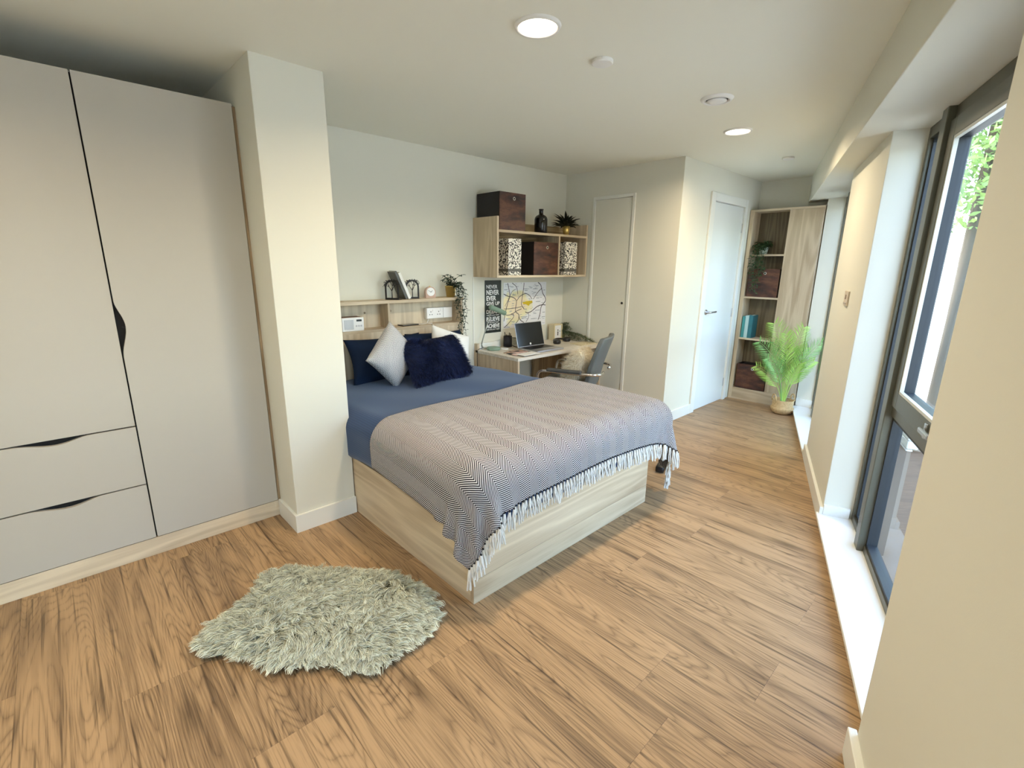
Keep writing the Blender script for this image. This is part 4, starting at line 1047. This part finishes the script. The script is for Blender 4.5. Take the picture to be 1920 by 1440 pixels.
# fleece cushion on the chair
ctr = Matrix.Translation((chx, chy, 0)) @ Matrix.Rotation(CHR, 4, 'Z') @ Matrix.Translation((-.04, -.075, .552)) @ Matrix.Rotation(radians(22), 4, 'X')
fz = pillow('fleece_cushion', 'shaggy cream fleece cushion sitting on the office chair', 'cushion', ctr, .32, .32, .17, plain('fleece_base', srgb(214, 202, 176), .95), .02, child='cushion_body')
def surf_samples(V, Fc, n):
    nv_ = np.cross(V[Fc[:, 1]]-V[Fc[:, 0]], V[Fc[:, 3]]-V[Fc[:, 0]]); a_ = np.linalg.norm(nv_, axis=1); a_ = a_+a_.mean()*.05
    k_ = rng.choice(len(Fc), n, p=a_/a_.sum()); b_ = rng.random((n, 2)); q_ = V[Fc[k_]]
    P_ = (q_[:, 0]*((1-b_[:, :1])*(1-b_[:, 1:]))+q_[:, 1]*(b_[:, :1]*(1-b_[:, 1:]))+q_[:, 2]*(b_[:, :1]*b_[:, 1:])+q_[:, 3]*((1-b_[:, :1])*b_[:, 1:]))
    N_ = nv_[k_]/(np.linalg.norm(nv_[k_], axis=1)[:, None]+1e-12); N_ *= np.sign((N_*P_)[:, 1:2]+1e-9); return P_, N_
V, Fc, U = pillow_mesh(.32, .32, .17, pinch=.02); Pf, Nf = surf_samples(V, Fc, 11000)
strands('fleece', Pf, Nf*.6+np.array([0, 0, -.45])+rng.normal(size=Pf.shape)*.35, .018+.016*rng.random(len(Pf)), .0022, furmat('cream_fleece', srgb(214, 202, 172), srgb(248, 244, 232), .8, .15), fz, curl=.6, droop=.3)

# ---------------------------------------------------------------- bookcase at the end of the room
qx, qy0, qy1, qh = 5.29, 1.380, 2.042, 1.975
bc_ = thing('bookcase', 'tall pale oak bookcase with open shelves and one tall door', 'bookcase', (qx, qy0, 0)); mq = L(qx, qy0)
qd = 5.485; ym = 1.675
obj('side_panel', B(qx, qd, qy1-.036, qy1-.0, 0, qh, .001, mq), oak['z'], bc_)
obj('divider', B(qx+.002, qd-.012, ym-.018, ym, .13, qh-.02, .001, mq), oak['z'], bc_)
obj('side_panel', B(qx+.019, qd, qy0+.0, qy0+.018, .0, qh-.02, .001, mq), oak['z'], bc_)
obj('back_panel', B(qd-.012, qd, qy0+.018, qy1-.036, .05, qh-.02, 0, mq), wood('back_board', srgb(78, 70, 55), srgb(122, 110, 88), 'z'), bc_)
obj('top_board', B(qx, qd, qy0+.0, qy1-.036, qh-.02, qh, .001, mq), oak['y'], bc_)
obj('plinth', B(qx, qx+.018, qy0+.0, qy1-.036, 0, .13, .001, mq), oak['y'], bc_)
for zs in (.13, .678, 1.112, 1.540): obj('shelf_board', B(qx+.003, qd-.012, ym, qy1-.036, zs-.018, zs, .001, mq), oak['y'], bc_)
obj('tall_door', B(qx-.001, qx+.017, qy0+.004, ym-.001, .132, qh-.021, .001, mq), oak['z'], bc_)
storage_box(5.305, 1.842, 1.112, .300, .165, .285, -pi/2, 'rustic brown storage box on the middle shelf of the bookcase under the hanging plant')
storage_box(5.305, 1.838, .130, .300, .165, .265, -pi/2, 'rustic brown storage box on the lowest shelf of the bookcase beside the palm')
bmats = (plain('teal_cover', srgb(70, 150, 150), .45), plain('pale_teal_cover', srgb(178, 208, 206), .45), plain('teal_dark_cover', srgb(44, 112, 122), .4, var=.4, bscale=80))
for k, (y_, t_, h_, m_, lb) in enumerate(((1.998, .030, .225, bmats[0], 'teal book nearest the side panel on the bookcase shelf'), (1.967, .034, .235, bmats[1], 'pale blue-green book in the middle of three on the bookcase shelf'), (1.932, .040, .240, bmats[2], 'dark teal book at the right of three on the bookcase shelf'))):
    book('book', lb, Matrix.Translation((5.315, y_, .678)) @ Matrix.Rotation(-pi/2, 4, 'Z'), .135, t_, h_, m_, group='teal books on the bookcase')
hp = thing('hanging_plant', 'dark ivy plant hanging over the upper shelf of the bookcase', 'plant', (5.375, 1.90, 1.540))
obj('pot', lathe(BM(), [(0, 0), (.035, 0), (.045, .07), (.04, .07), (.036, .06), (0, .06)], 20), plain('pale_pot', srgb(200, 205, 196), .5), hp, smooth=True)
for k in range(14):
    a = k*2.4; l_ = rnd.uniform(.05, .10)
    vine(hp, bez((0, 0, .06), (l_*.4*cos(a)-.01, l_*.5*sin(a), .12), (l_*.6*cos(a)-.02, l_*sin(a), .07+rnd.uniform(0, .06)), 4), leafmats['mid'], 13, .052, .026, 300+k, 'sprig')
for k in range(6):
    yo = -.045+.022*k; dl = [.22, .34, .40, .30, .38, .2][k]; xo = -.104-.006*rnd.random()
    vine(hp, bez((-.01, yo*.4, .06), (xo*.8, yo, .10), (xo, yo, .0), 4)+[Vector((xo+.006*sin(q+k), yo+.014*sin(q*1.4+k), -dl*q/6)) for q in range(1, 7)], leafmats['mid'], int(12+70*dl), .042, .022, 330+k)

# palm in a seagrass basket
px_, py_ = 5.085, 1.425
pl = thing('potted_palm', 'bright green palm in a woven seagrass belly basket beside the bookcase', 'plant', (px_, py_, 0))
def basket_mat():
    t = NT('seagrass'); tc = t.n('TexCoord'); sp = t.n('SeparateXYZ'); t.l(tc.outputs['Object'], sp.inputs[0])
    wv = t.math('SINE', t.math('MULTIPLY', sp.outputs[2], 520.0)); ang = t.math('ARCTAN2', sp.outputs[1], sp.outputs[0]); wa = t.math('SINE', t.math('MULTIPLY', ang, 46.0))
    hh = t.math('MULTIPLY', wv, wa); nz = t.n('TexNoise', i_Scale=60.0); t.l(tc.outputs['Object'], nz.inputs['Vector'])
    t.l(t.mix(nz.outputs[0], srgb(170, 136, 86), srgb(226, 196, 146)), t.p.inputs['Base Color']); t.p.inputs['Roughness'].default_value = .8; t.bump(hh, .6, .004); return t.m
sg = basket_mat()
obj('basket', lathe(BM(), [(0, 0), (.062, 0), (.088, .018), (.102, .048), (.104, .060), (.100, .066), (.092, .074), (.094, .130), (.096, .142), (.090, .144), (.086, .120), (0, .115)], 36), sg, pl, smooth=True)
for s_ in (0, pi):
    a = radians(-40)+s_
    e1 = Vector((cos(a), sin(a), 0)); e2 = Vector((-sin(a), cos(a), 0))
    obj('basket_handle', tube(BM(), [e1*.096+e2*.034*q+Vector((0, 0, .135+.062*(1-q*q)**.5)) for q in np.linspace(-1, 1, 13)], .006, 7), sg, pl, smooth=True)
frond_m = plain('palm_green', srgb(170, 205, 100), .45, var=.3, bscale=20); frond_d = plain('palm_green_deep', srgb(128, 176, 100), .45, var=.3, bscale=20)
VR = Vector((.70, -.71, 0)); VF = Vector((.71, .70, 0))    # sideways and away as one faces the palm from the bed
fronds = [(-.36, -.02, .62, .90), (-.20, .03, .80, 1.0), (-.10, -.04, .70, .9), (-.27, -.06, .46, .75), (.03, .02, .55, .85), (.13, .05, .76, .95), (.30, -.02, .62, .85), (.22, -.06, .44, .75), (.06, -.09, .42, .75), (-.14, .08, .60, .8), (.18, .03, .56, .8), (-.32, .05, .36, .7)]
for k, (ox, oy, hz_, ls) in enumerate(fronds):
    tip = VR*ox*.92+VF*oy+Vector((0, 0, .12+hz_*.97)); mid = VR*ox*.22+VF*oy*.3+Vector((0, 0, .12+hz_*.72))
    sp2 = bez(VR*ox*.06+Vector((0, 0, .115)), mid, tip, 22); bm = BM(); tube(bm, sp2, .0042, 6, taper=.3)
    for i in range(7, 23):
        for sub in (0, .5) if i % 2 else (.25,):
            j = min(i, 21); p = sp2[j].lerp(sp2[min(j+1, 22)], sub); d_ = (sp2[min(j+1, 22)]-sp2[j-1]).normalized()
            sd = d_.cross(VF+Vector((0, 0, .25)));
            if sd.length < .1: sd = VR.copy()
            sd.normalize(); q = (i+sub-7)/16
            ll = .15*ls*(.55+.75*sin(pi*min(1, .22+q*.75)))*(1-.35*q)
            for s_ in (-1, 1):
                dv = (sd*s_*.85+d_*.75+Vector((0, 0, -.02))+VF*rnd.uniform(-.25, .1)).normalized()
                leaf(bm, p, dv, ll, .0068, up=(-VF)+Vector((0, 0, .4)), fold=.2)
    obj('frond', bm, frond_m if k % 3 else frond_d, pl)

# ---------------------------------------------------------------- small things
swt = thing('light_switch', 'beige wall switch plate on the pier between the two windows', 'switch', (0, 0, 0), 0)
p_ = at_wall(3.42, .475, 1.235); swt.location = p_; swt.rotation_euler = (0, 0, TH)
obj('switch_plate', B(-.062, .062, 0, .009, -.043, .043, .003), plain('switch_beige', srgb(206, 194, 176), .4), swt)
obj('rocker', B(-.014, .014, .009, .013, -.004, .022, .002), plain('switch_rocker', srgb(176, 162, 146), .4), swt)
obj('switch_lip', B(-.05, .05, .009, .012, -.03, -.022, .001), plain('switch_lip', srgb(176, 162, 146), .4), swt)

# sheepskin rug
outl = np.array([(.165, 1.86), (.241, 1.939), (.334, 1.975), (.433, 2.04), (.479, 2.122), (.551, 2.145), (.631, 2.09), (.69, 2.00), (.762, 1.93), (.84, 1.83), (.935, 1.74), (.975, 1.58), (.965, 1.43), (.905, 1.35), (.827, 1.325), (.733, 1.33), (.666, 1.315), (.58, 1.325), (.54, 1.385), (.50, 1.46), (.416, 1.52), (.338, 1.60), (.30, 1.68), (.255, 1.755), (.19, 1.79)])
cen = outl.mean(0); rin = cen+(outl-cen)*.955; rback = cen+(outl-cen)*.90
rug = thing('sheepskin_rug', 'shaggy sage green sheepskin rug lying on the floor by the bed', 'rug', (float(cen[0]), float(cen[1]), 0))
bm = BM(); prism(bm, [tuple(p-cen) for p in rback], .001, .012, 'z'); obj('rug_backing', bm, plain('rug_backing', srgb(176, 178, 150), .95), rug)
def inpoly(P, poly):
    ins = np.zeros(len(P), bool); n_ = len(poly)
    for i in range(n_):
        (x1, y1), (x2, y2) = poly[i], poly[(i+1) % n_]
        c_ = ((y1 > P[:, 1]) != (y2 > P[:, 1])) & (P[:, 0] < (x2-x1)*(P[:, 1]-y1)/(y2-y1+1e-12)+x1); ins ^= c_
    return ins
NL, NS = 2500, 28
def dist_rim(P): return np.min(np.stack([np.linalg.norm(P-(rin[i]*(1-t)+rin[(i+1) % len(rin)]*t), axis=1) for i in range(len(rin)) for t in (0, .33, .66)]), 0)
lc = rng.random((9000, 2))*(outl.max(0)-outl.min(0))+outl.min(0); lc = lc[inpoly(lc, rin)][:NL]; NL = len(lc)
dr_ = dist_rim(lc); iv = (lc-cen)/np.linalg.norm(lc-cen, axis=1, keepdims=True); edge = np.clip(1-dr_/.10, 0, 1)[:, None]
gx = .8*np.sin(lc[:, 0]*11+lc[:, 1]*8)+.7*np.sin(lc[:, 1]*16-lc[:, 0]*5+1)-.35; gy = .8*np.cos(lc[:, 0]*13-lc[:, 1]*6)+.6*np.sin(lc[:, 1]*10+2)-.75
ld = np.stack([gx, gy], -1)*.8*(1-edge)+iv*1.3*edge+rng.normal(size=(NL, 2))*.48
ld = ld/np.linalg.norm(ld, axis=1, keepdims=True)*(.55+.45*rng.random((NL, 1)))
ll = (.060+.030*rng.random(NL))*(1-.30*edge[:, 0]); lh = (.030+.022*rng.random(NL))*(1-.35*edge[:, 0]); lph = rng.random(NL)*6.28; ltone = rng.random(NL)
li = np.repeat(np.arange(NL), NS); N = len(li); sg_ = 6
root = lc[li]+rng.normal(size=(N, 2))*.0105; perp = np.stack([-ld[:, 1], ld[:, 0]], -1)[li]
jl = (.72+.4*rng.random(N)); wob = rng.normal(size=N)*.9
Vr = np.zeros((N, sg_+1, 2, 3)); Ur = np.zeros((N, sg_+1, 2, 2)); tone = np.clip(.65*ltone[li]+.35*rng.random(N), 0, 1)
sd3 = np.concatenate([perp, rng.normal(size=(N, 1))*.6], 1); sd3 /= np.linalg.norm(sd3, axis=1, keepdims=True)
for i in range(sg_+1):
    t = i/sg_
    xy = root+ld[li]*(ll[li]*jl*t)[:, None]+(lc[li]-root)*(.72*t**1.2)+perp*((.0085*np.sin(t*5.2+lph[li]+.5*wob)-.0085*np.sin(lph[li]+.5*wob))*t**.7)[:, None]
    z = .010+lh[li]*jl*(2.3*t-1.75*t*t)
    c_ = np.concatenate([xy-cen, np.maximum(z, .004)[:, None]], 1); w_ = .0024*(1-.8*t**2)
    Vr[:, i, 0] = c_-sd3*w_/2; Vr[:, i, 1] = c_+sd3*w_/2; Ur[:, i, :, 0] = tone[:, None]; Ur[:, i, :, 1] = t
base_ = (np.arange(N)*(sg_+1)*2)[:, None, None]; q_ = np.array([[2*i, 2*i+1, 2*i+3, 2*i+2] for i in range(sg_)])[None]
pile = pydata('pile', Vr.reshape(-1, 3), (base_+q_).reshape(-1, 4), furmat('sage_fur', srgb(92, 98, 74), srgb(240, 243, 224), .75, .34), rug, smooth=True, uvs=Ur.reshape(-1, 2)); pile['kind'] = 'stuff'

# unidentified black object past the foot of the bed, as a plain block
tag(obj('black_block', box(BM(), -.05, .05, -.03, .03, 0, .045, .012), black_plastic, None, (2.93, 1.53, 0), radians(20), smooth=True), 'small black block on the floor beyond the far corner of the bed foot', 'block')

# ---------------------------------------------------------------- outside
WO = dict(loc=(0, 0, 0), rotz=TH)
tag(obj('garden_ground', wbox(-25, 40, .672, 30, -.40, -.30), plain('pale_gravel', srgb(176, 178, 172), .95, var=.3, bscale=40), **WO), kind='structure')
gw = thing('garden_wall', 'low brown garden wall with pale staggered end blocks outside the window', 'wall', at_wall(4.65, 1.215), TH)
obj('wall_body', B(.02, .22, -2.6, -.02, -.35, .20), plain('brown_render', srgb(150, 136, 118), .9, var=.3, bscale=30), gw)
stone = plain('pale_stone', srgb(222, 220, 210), .9, var=.15, bscale=40)
for k in range(8):
    obj('end_block', B(-.012, .25, -(.075 if k % 2 else .045), .0, -.345+.070*k, -.280+.070*k, .006), stone, gw)
bw = thing('boundary_wall', 'tall white rendered boundary wall far along the garden', 'wall', at_wall(13.0, 2.4), TH)
obj('wall_body', B(0, .2, -7, 0, -.35, 1.45), plain('white_render', srgb(232, 232, 226), .9, var=.08, bscale=20), bw)
obj('coping', B(-.04, .24, -7.03, .03, 1.45, 1.52, .01), stone, bw)
for k, (s_, n_, z_, lb) in enumerate(((3.35, .97, -.25, 'pale sack on the ground closest to the near window'), (3.75, 1.10, -.24, 'middle pale sack on the ground outside the near window'), (4.15, 1.20, -.22, 'pale sack on the ground against the low garden wall'))):
    bm = BM(); bmesh.ops.create_icosphere(bm, subdivisions=3, radius=1); r_ = random.Random(k)
    for v_ in bm.verts: v_.co *= 1+.14*sin(5*v_.co.x+k)*cos(4*v_.co.y+k*2)
    bmesh.ops.scale(bm, vec=(.19, .22, .09), verts=bm.verts)
    tag(obj('sack', bm, plain('pale_sack', srgb(206, 214, 206), .85, var=.2, bscale=20), None, at_wall(s_, n_, z_), r_.uniform(-.5, .5), smooth=True), lb, 'sack')
def tree(s_, n_, zc_, rad, rz_, seed, label, mat):
    t = thing('garden_tree', label, 'tree', at_wall(s_, n_, -.3), 0, group='leafy trees outside the windows')
    r_ = np.random.default_rng(seed)
    obj('trunk', tube(BM(), [(0, 0, 0), (.01, .01, zc_*.5), (0, .02, zc_)], .065, 8, taper=.7), plain('bark', srgb(70, 64, 54), .9), t, smooth=True)
    N = 14000; dirs = r_.normal(size=(N, 3)); dirs /= np.linalg.norm(dirs, axis=1, keepdims=True)
    P = dirs*(r_.random((N, 1))**.45)*np.array([rad, rad, rz_])+np.array([0, 0, zc_])
    a = r_.normal(size=(N, 3)); a /= np.linalg.norm(a, axis=1, keepdims=True); b = np.cross(a, r_.normal(size=(N, 3))); b /= np.linalg.norm(b, axis=1, keepdims=True)
    l_ = (.028+.034*r_.random((N, 1))); w_ = l_*.40
    V = np.stack([P-a*l_, P+b*w_, P+a*l_, P-b*w_], 1).reshape(-1, 3); Fc = np.arange(N*4).reshape(-1, 4)
    f_ = pydata('foliage', V, Fc, mat, t); f_['kind'] = 'stuff'
tg = plain('tree_leaves', srgb(104, 140, 72), .5, var=.5, bscale=8); tg2 = plain('tree_leaves_pale', srgb(124, 158, 84), .5, var=.5, bscale=8)
for i, (s_, n_, zc_, rd_, rz_, lb) in enumerate(((7.2, 2.04, 3.75, 1.25, 1.65, 'leafy green tree nearest the facade, seen through the near window'), (10.2, 4.6, 3.6, 1.4, 1.5, 'leafy tree standing before the white boundary wall'), (4.6, 6.2, 3.0, 1.3, 1.4, 'leafy tree across the garden facing the near window'))):
    tree(s_, n_, zc_, rd_, rz_, 50+i, lb, tg if i % 2 else tg2)
